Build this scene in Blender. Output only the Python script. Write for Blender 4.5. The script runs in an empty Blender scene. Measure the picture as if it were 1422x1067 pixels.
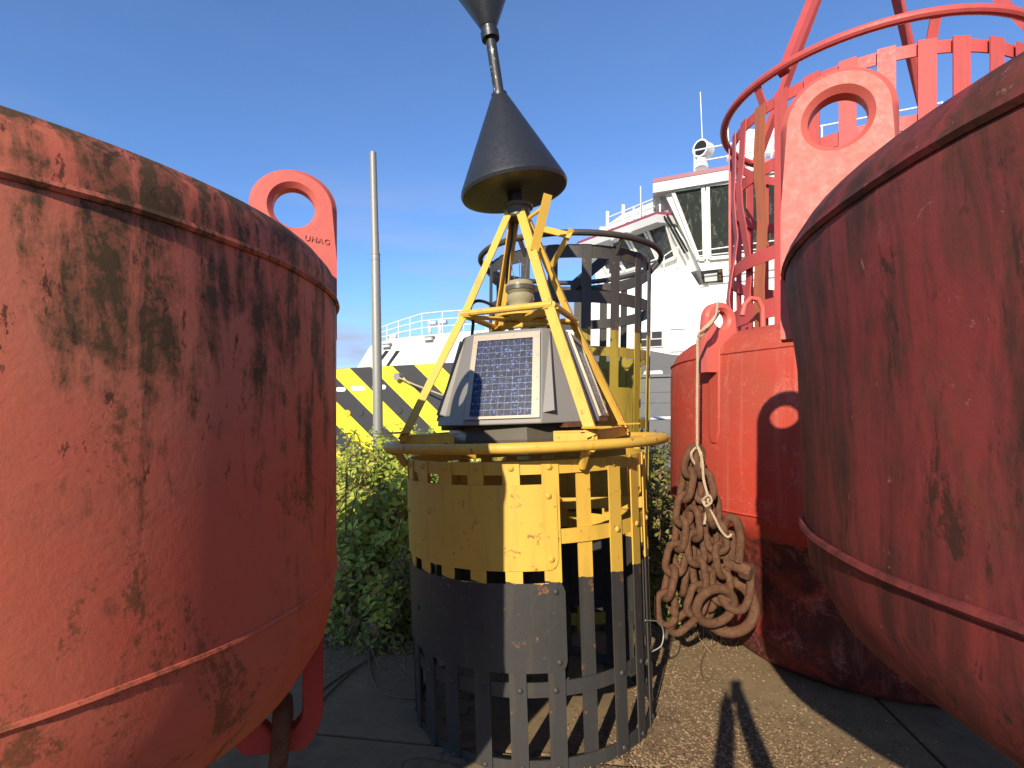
import bpy, bmesh, math, random
from mathutils import Vector, Matrix, noise
R_ = math.radians
sin, cos, pi = math.sin, math.cos, math.pi
rnd = random.Random(7)
scene = bpy.context.scene
col = scene.collection

# ------------------------------------------------------------------ camera
F = 760.0; CX = 711.0; HY = 585.0; CZ = 1.80
cam_d = bpy.data.cameras.new('camera'); cam = bpy.data.objects.new('camera', cam_d); col.objects.link(cam)
cam.location = (0, 0, CZ); cam.rotation_euler = (R_(90), 0, 0)
cam_d.sensor_width = 36; cam_d.lens = 36 * F / 1422; cam_d.shift_y = (HY - 533.5) / 1422
cam_d.clip_start = 0.02; cam_d.clip_end = 5000
scene.camera = cam

# ------------------------------------------------------------------ light
AZT, SK = 0.4066, 0.49                      # sun: sideways and downward drift per metre of depth
sun_vec = Vector((AZT, 1.0, -SK)).normalized()
ELEV = math.asin(-sun_vec.z); ROT = math.atan2(-sun_vec.x, -sun_vec.y)
w = bpy.data.worlds.new('World'); scene.world = w; w.use_nodes = True
nt = w.node_tree; nt.nodes.clear()
N = nt.nodes.new; L = nt.links.new
sky = N('ShaderNodeTexSky'); sky.sky_type = 'NISHITA'; sky.sun_disc = False
sky.sun_elevation = ELEV; sky.sun_rotation = ROT % (2 * pi)
sky.air_density = 0.75; sky.dust_density = 0.0; sky.ozone_density = 6.0; sky.altitude = 0
bg = N('ShaderNodeBackground'); bg.inputs['Strength'].default_value = 0.14
tc = N('ShaderNodeTexCoord'); mp = N('ShaderNodeMapping'); mp.inputs['Scale'].default_value = (1.0, 1.0, 4.2)
mp.inputs['Location'].default_value = (0.35, 0.2, 0.0)
n1 = N('ShaderNodeTexNoise'); n1.inputs['Scale'].default_value = 2.6; n1.inputs['Detail'].default_value = 9; n1.inputs['Roughness'].default_value = 0.55
r1 = N('ShaderNodeValToRGB'); r1.color_ramp.elements[0].position = 0.42; r1.color_ramp.elements[1].position = 0.66
r1.color_ramp.elements[0].color = (0, 0, 0, 1); r1.color_ramp.elements[1].color = (0.9, 0.9, 0.9, 1)
mx = N('ShaderNodeMixRGB'); mx.inputs[2].default_value = (2.0, 2.25, 2.9, 1)
L(tc.outputs['Generated'], mp.inputs['Vector']); L(mp.outputs[0], n1.inputs['Vector']); L(n1.outputs['Fac'], r1.inputs[0])
sz = N('ShaderNodeSeparateXYZ'); L(tc.outputs['Generated'], sz.inputs[0])
rz = N('ShaderNodeValToRGB'); rz.color_ramp.elements[0].position = 0.22; rz.color_ramp.elements[1].position = 0.42      # thin cloud hangs low, clear above
rz.color_ramp.elements[0].color = (1, 1, 1, 1); rz.color_ramp.elements[1].color = (.04, .04, .04, 1); L(sz.outputs['Z'], rz.inputs[0])
mm = N('ShaderNodeMath'); mm.operation = 'MULTIPLY'; L(r1.outputs[0], mm.inputs[0]); L(rz.outputs[0], mm.inputs[1]); L(mm.outputs[0], mx.inputs[0]); L(sky.outputs[0], mx.inputs[1]); L(mx.outputs[0], bg.inputs['Color'])
out = N('ShaderNodeOutputWorld'); L(bg.outputs[0], out.inputs['Surface'])
sd = bpy.data.lights.new('sun', 'SUN'); sd.energy = 4.0; sd.angle = R_(0.53); sd.color = (1.0, 0.90, 0.74)
so = bpy.data.objects.new('sun', sd); col.objects.link(so); so.location = (-6, -14, 9)
so.rotation_euler = sun_vec.to_track_quat('-Z', 'Y').to_euler()
scene.view_settings.view_transform = 'Standard'; scene.view_settings.look = 'None'
scene.view_settings.exposure = 0.80; scene.view_settings.gamma = 1.0
try:
    scene.cycles.use_denoising = True; scene.cycles.max_bounces = 6
except Exception: pass

# ------------------------------------------------------------------ helpers
def px(x, y, d): return Vector(((x - CX) / F * d, d, CZ + (HY - y) / F * d))
def smoothpts(pts, n=8):
    pts = [Vector(p) for p in pts]; P = [pts[0]] + pts + [pts[-1]]; o = []
    for i in range(1, len(P) - 2):
        for k in range(n):
            t = k / n; a, b, c, d = P[i - 1], P[i], P[i + 1], P[i + 2]
            o.append(.5 * ((2 * b) + (c - a) * t + (2 * a - 5 * b + 4 * c - d) * t * t + (3 * b - a - 3 * c + d) * t ** 3))
    return o + [pts[-1]]
class MB:
    def __init__(s): s.v = []; s.f = []
    def add(s, vs, fs):
        b = len(s.v); s.v += [tuple(v) for v in vs]; s.f += [tuple(i + b for i in f) for f in fs]; return s
    def box(s, c, size, m=None):
        hx, hy, hz = size[0] / 2, size[1] / 2, size[2] / 2; c = Vector(c)
        vs = [Vector((sx * hx, sy * hy, sz * hz)) for sx in (-1, 1) for sy in (-1, 1) for sz in (-1, 1)]
        vs = [c + (m @ v if m else v) for v in vs]
        return s.add(vs, [(0, 1, 3, 2), (4, 6, 7, 5), (0, 4, 5, 1), (2, 3, 7, 6), (0, 2, 6, 4), (1, 5, 7, 3)])
    def bar(s, a, b, wd, th, side=None):
        a, b = Vector(a), Vector(b); d = (b - a).normalized()
        sd_ = Vector(side) if side else (d.cross(Vector((0, 0, 1))) if abs(d.z) < .95 else Vector((1, 0, 0)))
        sd_ = (sd_ - d * sd_.dot(d)).normalized(); up = d.cross(sd_)
        vs = []
        for p in (a, b):
            for i, j in ((-1, -1), (1, -1), (1, 1), (-1, 1)): vs.append(p + sd_ * (i * wd / 2) + up * (j * th / 2))
        return s.add(vs, [(3, 2, 1, 0), (4, 5, 6, 7), (0, 1, 5, 4), (1, 2, 6, 5), (2, 3, 7, 6), (3, 0, 4, 7)])
    def tube(s, pts, r, n=10, closed=False):
        pts = [Vector(p) for p in pts]; m = len(pts); rs = r if isinstance(r, (list, tuple)) else [r] * m
        T = []
        for i in range(m):
            if closed: t = pts[(i + 1) % m] - pts[i - 1]
            else: t = pts[min(i + 1, m - 1)] - pts[max(i - 1, 0)]
            T.append(t.normalized())
        u = T[0].orthogonal().normalized(); vs = []
        for i in range(m):
            u = (u - T[i] * u.dot(T[i])).normalized(); v = T[i].cross(u)
            for k in range(n):
                a = 2 * pi * k / n; vs.append(pts[i] + (u * cos(a) + v * sin(a)) * rs[i])
        fs = []
        for i in range(m if closed else m - 1):
            j = (i + 1) % m; off = 0
            if closed and j == 0:   # re-match the frame at the seam
                best = min(range(n), key=lambda o: (Vector(vs[i * n]) - Vector(vs[o])).length); off = best
            for k in range(n):
                fs.append((i * n + k, i * n + (k + 1) % n, j * n + (k + 1 + off) % n, j * n + (k + off) % n))
        if not closed:
            fs.append(tuple(range(n - 1, -1, -1))); fs.append(tuple((m - 1) * n + k for k in range(n)))
        return s.add(vs, fs)
    def lathe(s, prof, n=48, c=(0, 0, 0), m=None):
        c = Vector(c); vs = []; idx = []
        for (r, z) in prof:
            if r < 1e-6: idx.append([len(vs)] * n); vs.append(Vector((0, 0, z)))
            else:
                idx.append([len(vs) + k for k in range(n)])
                vs += [Vector((r * cos(2 * pi * k / n), r * sin(2 * pi * k / n), z)) for k in range(n)]
        fs = []
        for i in range(len(prof) - 1):
            for k in range(n):
                q = [idx[i][k], idx[i][(k + 1) % n], idx[i + 1][(k + 1) % n], idx[i + 1][k]]
                q = [a for t, a in enumerate(q) if a not in q[:t]]
                if len(q) > 2: fs.append(tuple(q))
        return s.add([c + (m @ v if m else v) for v in vs], fs)
    def shell(s, R, t, p0, p1, z0, z1, n=0, corner=0.0, nz=1):
        """part of a cylinder wall; phi from -Y towards +X; corner rounds its four corners"""
        full = abs(p1 - p0) >= 359.9
        n = n or max(2, int(abs(p1 - p0) / 4)); vs = []; fs = []
        cols = []
        L_ = R_(abs(p1 - p0)) * R
        us = [i / n for i in range(n + 1)]
        if corner > 0:
            e = corner / L_; us = sorted(set(us + [e * k / 6 for k in range(7)] + [1 - e * k / 6 for k in range(7)]))
        for u in us[:-1] if full else us:
            a = R_(p0 + (p1 - p0) * u); lo, hi = z0, z1
            if corner > 0:
                dd = min(u, 1 - u) * L_
                if dd < corner:
                    q = corner - math.sqrt(max(0, corner ** 2 - (corner - dd) ** 2)); lo += q; hi -= q
            base = len(vs)
            for rr in (R, R + t):
                for z in (lo, hi): vs.append(Vector((rr * sin(a), -rr * cos(a), z)))
            cols.append(base)
        m = len(cols)
        for i in range(m if full else m - 1):
            a, b = cols[i], cols[(i + 1) % m]
            fs += [(a, a + 1, b + 1, b), (a + 2, b + 2, b + 3, a + 3), (a + 1, a + 3, b + 3, b + 1), (a, b, b + 2, a + 2)]
        if not full: fs += [(cols[0], cols[0] + 2, cols[0] + 3, cols[0] + 1), (cols[-1], cols[-1] + 1, cols[-1] + 3, cols[-1] + 2)]
        return s.add(vs, fs)
    def prism(s, poly, ext):
        n = len(poly); poly = [Vector(p) for p in poly]; ext = Vector(ext)
        vs = poly + [p + ext for p in poly]
        fs = [tuple(range(n - 1, -1, -1)), tuple(range(n, 2 * n))]
        fs += [(i, (i + 1) % n, n + (i + 1) % n, n + i) for i in range(n)]
        return s.add(vs, fs)
    def build(s, name, mat, parent=None, smooth=True, bevel=0.0, ang=35, loc=None):
        me = bpy.data.meshes.new(name); me.from_pydata(s.v, [], s.f); me.update()
        bm = bmesh.new(); bm.from_mesh(me); bmesh.ops.recalc_face_normals(bm, faces=bm.faces); bm.to_mesh(me); bm.free()
        if smooth:
            for p in me.polygons: p.use_smooth = True
            try: me.set_sharp_from_angle(angle=R_(ang))
            except Exception: pass
        me.materials.append(mat)
        o = bpy.data.objects.new(name, me); col.objects.link(o)
        if parent: o.parent = parent
        if loc is not None: o.location = loc
        if bevel > 0:
            b = o.modifiers.new('bevel', 'BEVEL'); b.width = bevel; b.segments = 2; b.limit_method = 'ANGLE'; b.angle_limit = R_(40)
        return o
def tag(o, label=None, cat=None, group=None, kind=None):
    if label: o['label'] = label
    if cat: o['category'] = cat
    if group: o['group'] = group
    if kind: o['kind'] = kind
    return o
def thing(name, label, cat, loc=(0, 0, 0), rot=(0, 0, 0), group=None):
    o = bpy.data.objects.new(name, None); col.objects.link(o); o.location = loc; o.rotation_euler = rot; o.empty_display_size = .2
    return tag(o, label, cat, group)
def copy_part(o, parent=None):
    c = o.copy(); col.objects.link(c)
    if parent: c.parent = parent
    return c

# ------------------------------------------------------------------ materials
class NT:
    def __init__(s, name):
        s.m = bpy.data.materials.new(name); s.m.use_nodes = True; s.t = s.m.node_tree
        s.b = s.t.nodes['Principled BSDF']; s.co = s.n('ShaderNodeTexCoord')
    def n(s, k): return s.t.nodes.new(k)
    def l(s, a, b): s.t.links.new(a, b)
    def coord(s, kind='Object', scale=(1, 1, 1), loc=(0, 0, 0), rot=(0, 0, 0)):
        m = s.n('ShaderNodeMapping'); m.inputs['Scale'].default_value = scale; m.inputs['Location'].default_value = loc
        m.inputs['Rotation'].default_value = rot
        s.l(s.co.outputs[kind], m.inputs['Vector']); return m.outputs[0]
    def noise(s, scale, detail=5, rough=.6, vec=None, dist=0):
        k = s.n('ShaderNodeTexNoise'); k.inputs['Scale'].default_value = scale; k.inputs['Detail'].default_value = detail
        k.inputs['Roughness'].default_value = rough; k.inputs['Distortion'].default_value = dist
        if vec: s.l(vec, k.inputs['Vector'])
        return k.outputs['Fac']
    def ramp(s, fac, a, b, ca=(0, 0, 0, 1), cb=(1, 1, 1, 1)):
        r = s.n('ShaderNodeValToRGB'); e = r.color_ramp.elements; e[0].position = a; e[1].position = b; e[0].color = ca; e[1].color = cb
        s.l(fac, r.inputs[0]); return r.outputs[0]
    def mix(s, fac, a, b, mode='MIX'):
        m = s.n('ShaderNodeMixRGB'); m.blend_type = mode
        for i, v in ((0, fac), (1, a), (2, b)):
            if isinstance(v, (int, float)): m.inputs[i].default_value = v
            elif isinstance(v, tuple): m.inputs[i].default_value = v if len(v) == 4 else (*v, 1)
            else: s.l(v, m.inputs[i])
        return m.outputs[0]
    def math(s, op, a, b=0.0):
        m = s.n('ShaderNodeMath'); m.operation = op
        for i, v in ((0, a), (1, b)):
            if isinstance(v, (int, float)): m.inputs[i].default_value = v
            else: s.l(v, m.inputs[i])
        return m.outputs[0]
    def bump(s, h, strength=.3, dist=.01):
        b = s.n('ShaderNodeBump'); b.inputs['Strength'].default_value = strength; b.inputs['Distance'].default_value = dist
        s.l(h, b.inputs['Height']); s.l(b.outputs[0], s.b.inputs['Normal'])
    def base(s, c): s.l(c, s.b.inputs['Base Color']) if not isinstance(c, tuple) else setattr(s.b.inputs['Base Color'], 'default_value', c if len(c) == 4 else (*c, 1))
    def rough(s, r):
        if isinstance(r, (int, float)): s.b.inputs['Roughness'].default_value = r
        else: s.l(r, s.b.inputs['Roughness'])
    def spec(s, v): s.b.inputs['Specular IOR Level'].default_value = v

def painted(name, c, rust=.5, chip=.66, rough=.55, two=None, zsplit=None, streak=.35, bump=.15, grime=(.10, .075, .045), spec=.35):
    """flaking, grubby paint on steel; two + zsplit paints everything below that height in another colour"""
    M = NT(name); ob = M.coord()
    big = M.noise(2.3, 4, .6, ob); fine = M.noise(42, 6, .7, ob); mid = M.noise(11, 6, .65, ob)
    st = M.noise(6, 5, .6, M.coord(scale=(3.2, 3.2, .28)))
    basec = (*c, 1)
    if two:
        sx = M.n('ShaderNodeSeparateXYZ'); M.l(M.co.outputs['Object'], sx.inputs[0])
        zz = M.math('ADD', sx.outputs['Z'], M.math('MULTIPLY', M.math('SUBTRACT', mid, .5), .045))
        basec = M.mix(M.math('GREATER_THAN', zz, zsplit), (*two, 1), (*c, 1))
    v = M.mix(M.ramp(big, .3, .75), basec, M.mix(.25, basec, (.5, .42, .3, 1), 'MULTIPLY'))
    v = M.mix(M.math('MULTIPLY', M.ramp(st, .52, .8), streak), v, (*grime, 1))
    chips = M.ramp(M.math('ADD', M.math('MULTIPLY', mid, .6), M.math('MULTIPLY', fine, .4)), chip, chip + .02)
    rc = M.mix(fine, (.10, .035, .015, 1), (.30, .12, .05, 1))
    v = M.mix(M.math('MULTIPLY', chips, rust), v, rc)
    if rust > 0:
        sp_ = M.ramp(M.noise(75, 4, .75, M.coord(scale=(1, 1, .7), loc=(3, 5, 2))), .70, .72)
        v = M.mix(M.math('MULTIPLY', sp_, .75), v, (.42, .38, .32, 1))
    M.base(v); M.rough(M.ramp(fine, .2, .8, (rough - .12,) * 3 + (1,), (rough + .18,) * 3 + (1,))); M.spec(spec)
    M.bump(M.math('ADD', M.math('MULTIPLY', mid, .7), M.math('SUBTRACT', M.math('MULTIPLY', fine, .25), M.math('MULTIPLY', chips, .4))), bump, .008)
    return M.m

YEL = (.64, .385, .058); BLK = (.042, .040, .038)
M_yb = painted('paint_yellow_over_black', YEL, .8, .60, .48, two=BLK, zsplit=.985)
M_yel = painted('paint_yellow', YEL, .9, .60, .5, streak=.35)
M_cage = painted('paint_black_over_yellow', (.05, .046, .042), .75, .60, .55, two=(.33, .25, .035), zsplit=2.585, streak=.85, grime=(.07, .065, .02))
M_cageblk = painted('paint_black_cage', (.05, .046, .042), .75, .60, .55)
M_blk = painted('topmark_black', (.020, .021, .024), .0, .9, .38, streak=.1, bump=.08, grime=(.03, .03, .032), spec=.5)
M_redlat = painted('paint_red_lattice', (.52, .085, .075), .85, .655, .5, streak=.4)
M_orange = painted('paint_orange_primer', (.42, .12, .055), .85, .60, .6, streak=.6)

def hull_mat(name, c, algae=.0, dark=.0, waterline=None):
    M = NT(name); ob = M.coord()
    big = M.noise(1.1, 5, .65, ob, .4); mid = M.noise(7, 8, .7, ob, .3); fine = M.noise(60, 5, .7, ob)
    st = M.noise(4.5, 7, .68, M.coord(scale=(2.6, 2.6, .42)), .5)
    v = M.mix(M.ramp(big, .35, .7), (*c, 1), (c[0] * .78, c[1] * 1.5, c[2] * 1.5, 1))
    v = M.mix(M.math('MULTIPLY', M.ramp(mid, .5, .72), .35 if algae else .12), v, (c[0] * .55, c[1] * .9, c[2] * .8, 1))
    if algae > 0:
        sx = M.n('ShaderNodeSeparateXYZ'); M.l(M.co.outputs['Object'], sx.inputs[0])
        zt = M.math('MULTIPLY', M.math('SUBTRACT', sx.outputs['Z'], 1.6), .14) if waterline is None else 0.0
        a = M.math('ADD', M.math('ADD', M.math('MULTIPLY', st, .62), M.math('MULTIPLY', mid, .38)), zt)
        v = M.mix(M.math('MULTIPLY', M.ramp(a, .535, .60), algae * .8), v, (.085, .050, .022, 1))
        v = M.mix(M.math('MULTIPLY', M.ramp(M.math('ADD', a, M.math('MULTIPLY', M.math('SUBTRACT', fine, .5), .22)), .60, .64), algae), v, (.055, .042, .017, 1))
        spots = M.ramp(M.math('ADD', M.noise(24, 5, .75, M.coord(scale=(1.2, 1.2, .42), rot=(.25, .1, 0))), M.math('MULTIPLY', M.math('SUBTRACT', sx.outputs['Z'], 1.9), .10)), .615, .65)
        v = M.mix(M.math('MULTIPLY', spots, algae), v, (.060, .022, .014, 1))
        al2 = M.ramp(M.math('ADD', M.math('MULTIPLY', M.noise(2.6, 9, .72, M.coord(scale=(1.3, 1.3, .8), loc=(9, 4, 3)), .7), .75), M.math('MULTIPLY', fine, .25)), .555, .60)
        v = M.mix(M.math('MULTIPLY', al2, algae * .8), v, (.075, .052, .018, 1))
        pale = M.ramp(M.noise(5.5, 8, .75, M.coord(scale=(1.6, 1.6, .5), loc=(4, 2, 1)), .6), .62, .72)
        v = M.mix(M.math('MULTIPLY', pale, algae * .35), v, (.46, .16, .12, 1))
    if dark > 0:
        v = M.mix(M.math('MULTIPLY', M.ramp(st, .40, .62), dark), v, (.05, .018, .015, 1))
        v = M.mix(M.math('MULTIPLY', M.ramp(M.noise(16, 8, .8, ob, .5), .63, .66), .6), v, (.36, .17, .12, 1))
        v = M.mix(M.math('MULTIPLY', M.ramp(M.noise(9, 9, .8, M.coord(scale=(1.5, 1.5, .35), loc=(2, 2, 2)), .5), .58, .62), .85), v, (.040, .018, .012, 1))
    if waterline is not None:
        sx = M.n('ShaderNodeSeparateXYZ'); M.l(M.co.outputs['Object'], sx.inputs[0])
        zz = M.math('ADD', sx.outputs['Z'], M.math('MULTIPLY', M.math('SUBTRACT', M.noise(2.2, 6, .6, ob), .5), .35))
        above = M.ramp(zz, waterline - .02, waterline + .03)
        v = M.mix(M.math('MULTIPLY', above, .8), v, (.50, .115, .085, 1))
        low = M.ramp(zz, .98, 1.16, (1, 1, 1, 1), (0, 0, 0, 1))
        v = M.mix(M.math('MULTIPLY', low, M.ramp(M.noise(4, 8, .75, ob, .5), .25, .55)), v, (.075, .020, .017, 1))  # dark bottom paint, plus shade under the overhang painted into the colour
        sc = M.ramp(M.noise(14, 9, .8, M.coord(scale=(.7, .7, 2.2)), .8), .63, .67)
        v = M.mix(M.math('MULTIPLY', sc, M.math('MULTIPLY', M.ramp(zz, 1.30, 1.42, (1, 1, 1, 1), (0, 0, 0, 1)), .7)), v, (.45, .33, .24, 1))
        sc2 = M.ramp(M.math('ADD', M.math('MULTIPLY', M.noise(5, 9, .78, ob, .8), .7), M.math('MULTIPLY', fine, .3)), .53, .60)
        v = M.mix(M.math('MULTIPLY', sc2, .38), v, (.58, .20, .16, 1))
        ch2 = M.ramp(M.noise(13, 8, .8, ob, .4), .655, .675); v = M.mix(M.math('MULTIPLY', ch2, .8), v, (.16, .045, .03, 1))
        dr = M.ramp(M.math('ADD', M.math('MULTIPLY', M.noise(9, 6, .7, M.coord(scale=(3, 3, .16), loc=(1, 7, 0))), .8), M.math('MULTIPLY', mid, .2)), .60, .70); v = M.mix(M.math('MULTIPLY', dr, .5), v, (.20, .09, .035, 1))
        hs = M.ramp(M.noise(3, 5, .6, M.coord(scale=(5, 5, .25))), .55, .8)
        v = M.mix(M.math('MULTIPLY', hs, .28), v, (.62, .26, .20, 1))
    M.base(v); M.rough(M.ramp(mid, .2, .8, (.55,) * 3 + (1,), (.8,) * 3 + (1,))); M.spec(.22)
    M.bump(M.math('ADD', M.math('MULTIPLY', mid, .8), M.math('MULTIPLY', fine, .2)), .25, .012)
    return M.m
M_hullL = hull_mat('hull_red_algae', (.56, .105, .058), algae=.80)
M_hullR = hull_mat('hull_red_clean', (.45, .045, .026), waterline=1.70)
M_hullN = hull_mat('hull_red_rusty', (.22, .028, .024), algae=.4, dark=.8)  # dark maroon base with darker streaks and rust patches
M_eye = painted('eye_red', (.55, .115, .085), .5, .70, .5, streak=.12, bump=.35)
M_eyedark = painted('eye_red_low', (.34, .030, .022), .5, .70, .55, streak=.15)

def simple(name, c, rough=.6, metal=0, var=.25, scale=12, bump=.1, spec=.4):
    M = NT(name); ob = M.coord(); f = M.noise(scale, 6, .65, ob)
    M.base(M.mix(M.math('MULTIPLY', f, var * 2), (*c, 1), (c[0] * .45, c[1] * .42, c[2] * .4, 1)))
    M.rough(rough); M.b.inputs['Metallic'].default_value = metal; M.spec(spec)
    if bump: M.bump(f, bump, .01)
    return M.m
M_grey = simple('housing_grey', (.225, .21, .185), .5, 0, .12, 5, .06)
M_alu = simple('aluminium_frame', (.36, .29, .21), .42, .25, .12, 20, .05)
M_galv = simple('galvanised_steel', (.30, .285, .25), .5, .2, .22, 18, .08)
M_cable = simple('black_cable', (.015, .015, .016), .5, 0, .1)
M_lant = simple('lantern_glass', (.33, .29, .17), .2, 0, .2, 30, 0, .6)
M_lantdk = simple('lantern_dark', (.10, .085, .055), .4, 0, .3, 30, .05)
M_rope = simple('rope_fibre', (.55, .42, .27), .85, 0, .4, 60, .4)
def shipwhite():
    M = NT('ship_white'); wo = M.n('ShaderNodeNewGeometry').outputs['Position']; mpn = M.n('ShaderNodeMapping'); mpn.inputs['Scale'].default_value = (2.5, 2.5, .22); M.l(wo, mpn.inputs['Vector'])
    st = M.noise(2.2, 7, .7, mpn.outputs[0]); v = M.mix(M.math('MULTIPLY', M.ramp(st, .58, .74), .45), (.78, .76, .69, 1), (.46, .33, .20, 1))
    br = M.n('ShaderNodeSeparateXYZ'); M.l(wo, br.inputs[0]); seam = M.math('LESS_THAN', M.math('FRACT', M.math('MULTIPLY', br.outputs['Z'], .55)), .018)
    v = M.mix(M.math('MULTIPLY', seam, .35), v, (.4, .38, .33, 1)); M.base(v); M.rough(.45); return M.m
M_white = shipwhite()
M_whitedull = simple('ship_white_fitting', (.74, .73, .69), .5, 0, .12, 6, .0)
M_gray2 = simple('ship_soffit_grey', (.50, .49, .47), .5, 0, .08, 3, 0)
M_maroon = simple('ship_maroon_edge', (.26, .06, .09), .5, 0, .1, 3, 0)
M_shipgrey = simple('ship_hull_grey', (.085, .085, .088), .5, 0, .25, 2.5, .03)
M_shipgrey2 = simple('ship_plate_grey', (.13, .13, .132), .5, 0, .3, 3, .03)
M_syel = simple('ship_stripe_yellow', (.80, .66, .03), .45, 0, .06, 2, 0)
M_sdisc = simple('ship_disc_ochre', (.62, .47, .03), .5, 0, .2, 4, 0)
M_sblk = simple('ship_stripe_black', (.045, .043, .040), .5, 0, .2, 2, 0)
M_rusty = simple('window_frame_stained', (.62, .55, .45), .6, 0, .3, 14, .1)
M_wood = simple('old_timber', (.17, .125, .085), .85, 0, .4, 9, .5)
M_dark = simple('dark_void', (.012, .012, .012), .6, 0, .1)

def rustmat():
    M = NT('rusty_iron'); ob = M.coord(); wo = M.n('ShaderNodeNewGeometry').outputs['Position']; a = M.noise(22, 9, .8, wo, .5); f = M.noise(110, 5, .75, wo)
    v = M.mix(M.ramp(a, .3, .7), (.055, .026, .014, 1), (.19, .092, .050, 1))
    v = M.mix(M.math('MULTIPLY', M.ramp(f, .55, .75), .4), v, (.32, .17, .095, 1))
    M.base(v); M.rough(.85); M.spec(.15); M.bump(M.math('ADD', a, M.math('MULTIPLY', f, .5)), .9, .010); return M.m
M_rust = rustmat()

def glass_dark(name, c, streaks=True):
    M = NT(name); ob = M.coord()
    a = M.noise(2.0, 6, .7, M.coord(scale=(3, 3, .5), rot=(0, .5, .4)), 1.2)
    v = M.mix(M.ramp(a, .54, .76), (*c, 1), (.20, .20, .15, 1)) if streaks else (*c, 1)
    M.base(v); M.rough(.08); M.spec(.6); return M.m
M_glass = glass_dark('bridge_glass', (.030, .036, .032))
M_glassg = glass_dark('small_window_glass', (.035, .028, .022), False)
M_aqua = simple('pale_aqua_panel', (.42, .56, .54), .4, 0, .05, 2, 0)

def panel_mat():
    M = NT('solar_cells'); ob = M.coord()
    v1 = M.n('ShaderNodeTexVoronoi'); v1.inputs['Scale'].default_value = 120; M.l(ob, v1.inputs['Vector'])
    sp = M.n('ShaderNodeSeparateXYZ'); M.l(v1.outputs['Color'], sp.inputs[0])
    c = M.mix(M.ramp(sp.outputs['X'], .35, .95), (.005, .006, .016, 1), (.010, .020, .085, 1))
    c = M.mix(M.ramp(sp.outputs['Y'], .90, .99), c, (.10, .18, .42, 1))
    M.base(c); M.rough(M.ramp(sp.outputs['Z'], 0, 1, (.3,) * 3 + (1,), (.6,) * 3 + (1,))); M.spec(.35)
    nb = M.n('ShaderNodeBump'); nb.inputs['Strength'].default_value = .12; nb.inputs['Distance'].default_value = .003
    M.l(sp.outputs['X'], nb.inputs['Height']); M.l(nb.outputs[0], M.b.inputs['Normal'])
    M.b.inputs['Coat Weight'].default_value = .15; M.b.inputs['Coat Roughness'].default_value = .05
    return M.m
M_cell = panel_mat()
M_silver = simple('silver_conductor', (.22, .23, .25), .35, .5, .05)

def concrete():
    M = NT('concrete_slab'); ob = M.coord('Generated', (1, 1, 1)); wo = M.n('ShaderNodeNewGeometry').outputs['Position']
    big = M.noise(.9, 6, .65, wo); mid = M.noise(6, 8, .7, wo, .3); fine = M.noise(70, 5, .75, wo)
    v = M.mix(M.ramp(big, .35, .7), (.19, .13, .070, 1), (.29, .205, .11, 1))
    v = M.mix(M.math('MULTIPLY', M.ramp(mid, .45, .75), .5), v, (.105, .082, .058, 1))
    sx = M.n('ShaderNodeSeparateXYZ'); M.l(wo, sx.inputs[0])
    moss = M.math('MULTIPLY', M.ramp(M.noise(1.3, 6, .7, wo, .5), .36, .56), M.ramp(sx.outputs['X'], .3, 1.4))
    v = M.mix(M.math('MULTIPLY', M.math('MULTIPLY', moss, M.ramp(sx.outputs['Y'], 3.1, 4.0)), .8), v, (.19, .185, .045, 1))
    v = M.mix(M.math('MULTIPLY', M.ramp(fine, .60, .68), .55), v, (.38, .30, .20, 1))
    vc = M.n('ShaderNodeTexVoronoi'); vc.feature = 'DISTANCE_TO_EDGE'; vc.inputs['Scale'].default_value = .55
    wv = M.n('ShaderNodeVectorMath'); wv.operation = 'ADD'; nz = M.n('ShaderNodeTexNoise'); nz.inputs['Scale'].default_value = 3; nz.inputs['Detail'].default_value = 6; M.l(wo, nz.inputs['Vector'])
    M.l(wo, wv.inputs[0]); M.l(nz.outputs['Color'], wv.inputs[1]); M.l(wv.outputs[0], vc.inputs['Vector'])
    crack = M.ramp(vc.outputs['Distance'], .002, .010, (1, 1, 1, 1), (0, 0, 0, 1)); v = M.mix(M.math('MULTIPLY', crack, .7), v, (.05, .04, .025, 1))
    v = M.mix(M.math('MULTIPLY', M.ramp(M.noise(2.2, 9, .75, wo, 1.0), .56, .62), .35), v, (.09, .065, .045, 1))
    v = M.mix(M.math('MULTIPLY', M.ramp(M.noise(120, 3, .7, wo), .30, .40, (1, 1, 1, 1), (0, 0, 0, 1)), .5), v, (.06, .045, .03, 1))
    M.base(v); M.rough(.9); M.spec(.15); M.bump(M.math('ADD', M.math('MULTIPLY', mid, .6), M.math('MULTIPLY', fine, .6)), .5, .012); return M.m
M_conc = concrete()
def soil():
    M = NT('soil_and_litter'); wo = M.n('ShaderNodeNewGeometry').outputs['Position']
    a = M.noise(5, 8, .7, wo, .4); f = M.noise(60, 6, .8, wo)
    v = M.mix(M.ramp(a, .35, .7), (.050, .038, .024, 1), (.115, .088, .055, 1))
    v = M.mix(M.math('MULTIPLY', M.ramp(f, .58, .68), .6), v, (.26, .20, .12, 1))
    M.base(v); M.rough(.95); M.spec(.1); M.bump(M.math('ADD', a, f), .8, .02); return M.m
M_soil = soil()
def water():
    M = NT('harbour_water'); M.base((.02, .035, .035)); M.rough(.12)
    M.bump(M.noise(2.5, 5, .6, M.n('ShaderNodeNewGeometry').outputs['Position']), .4, .05); return M.m
M_water = water()
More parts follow.
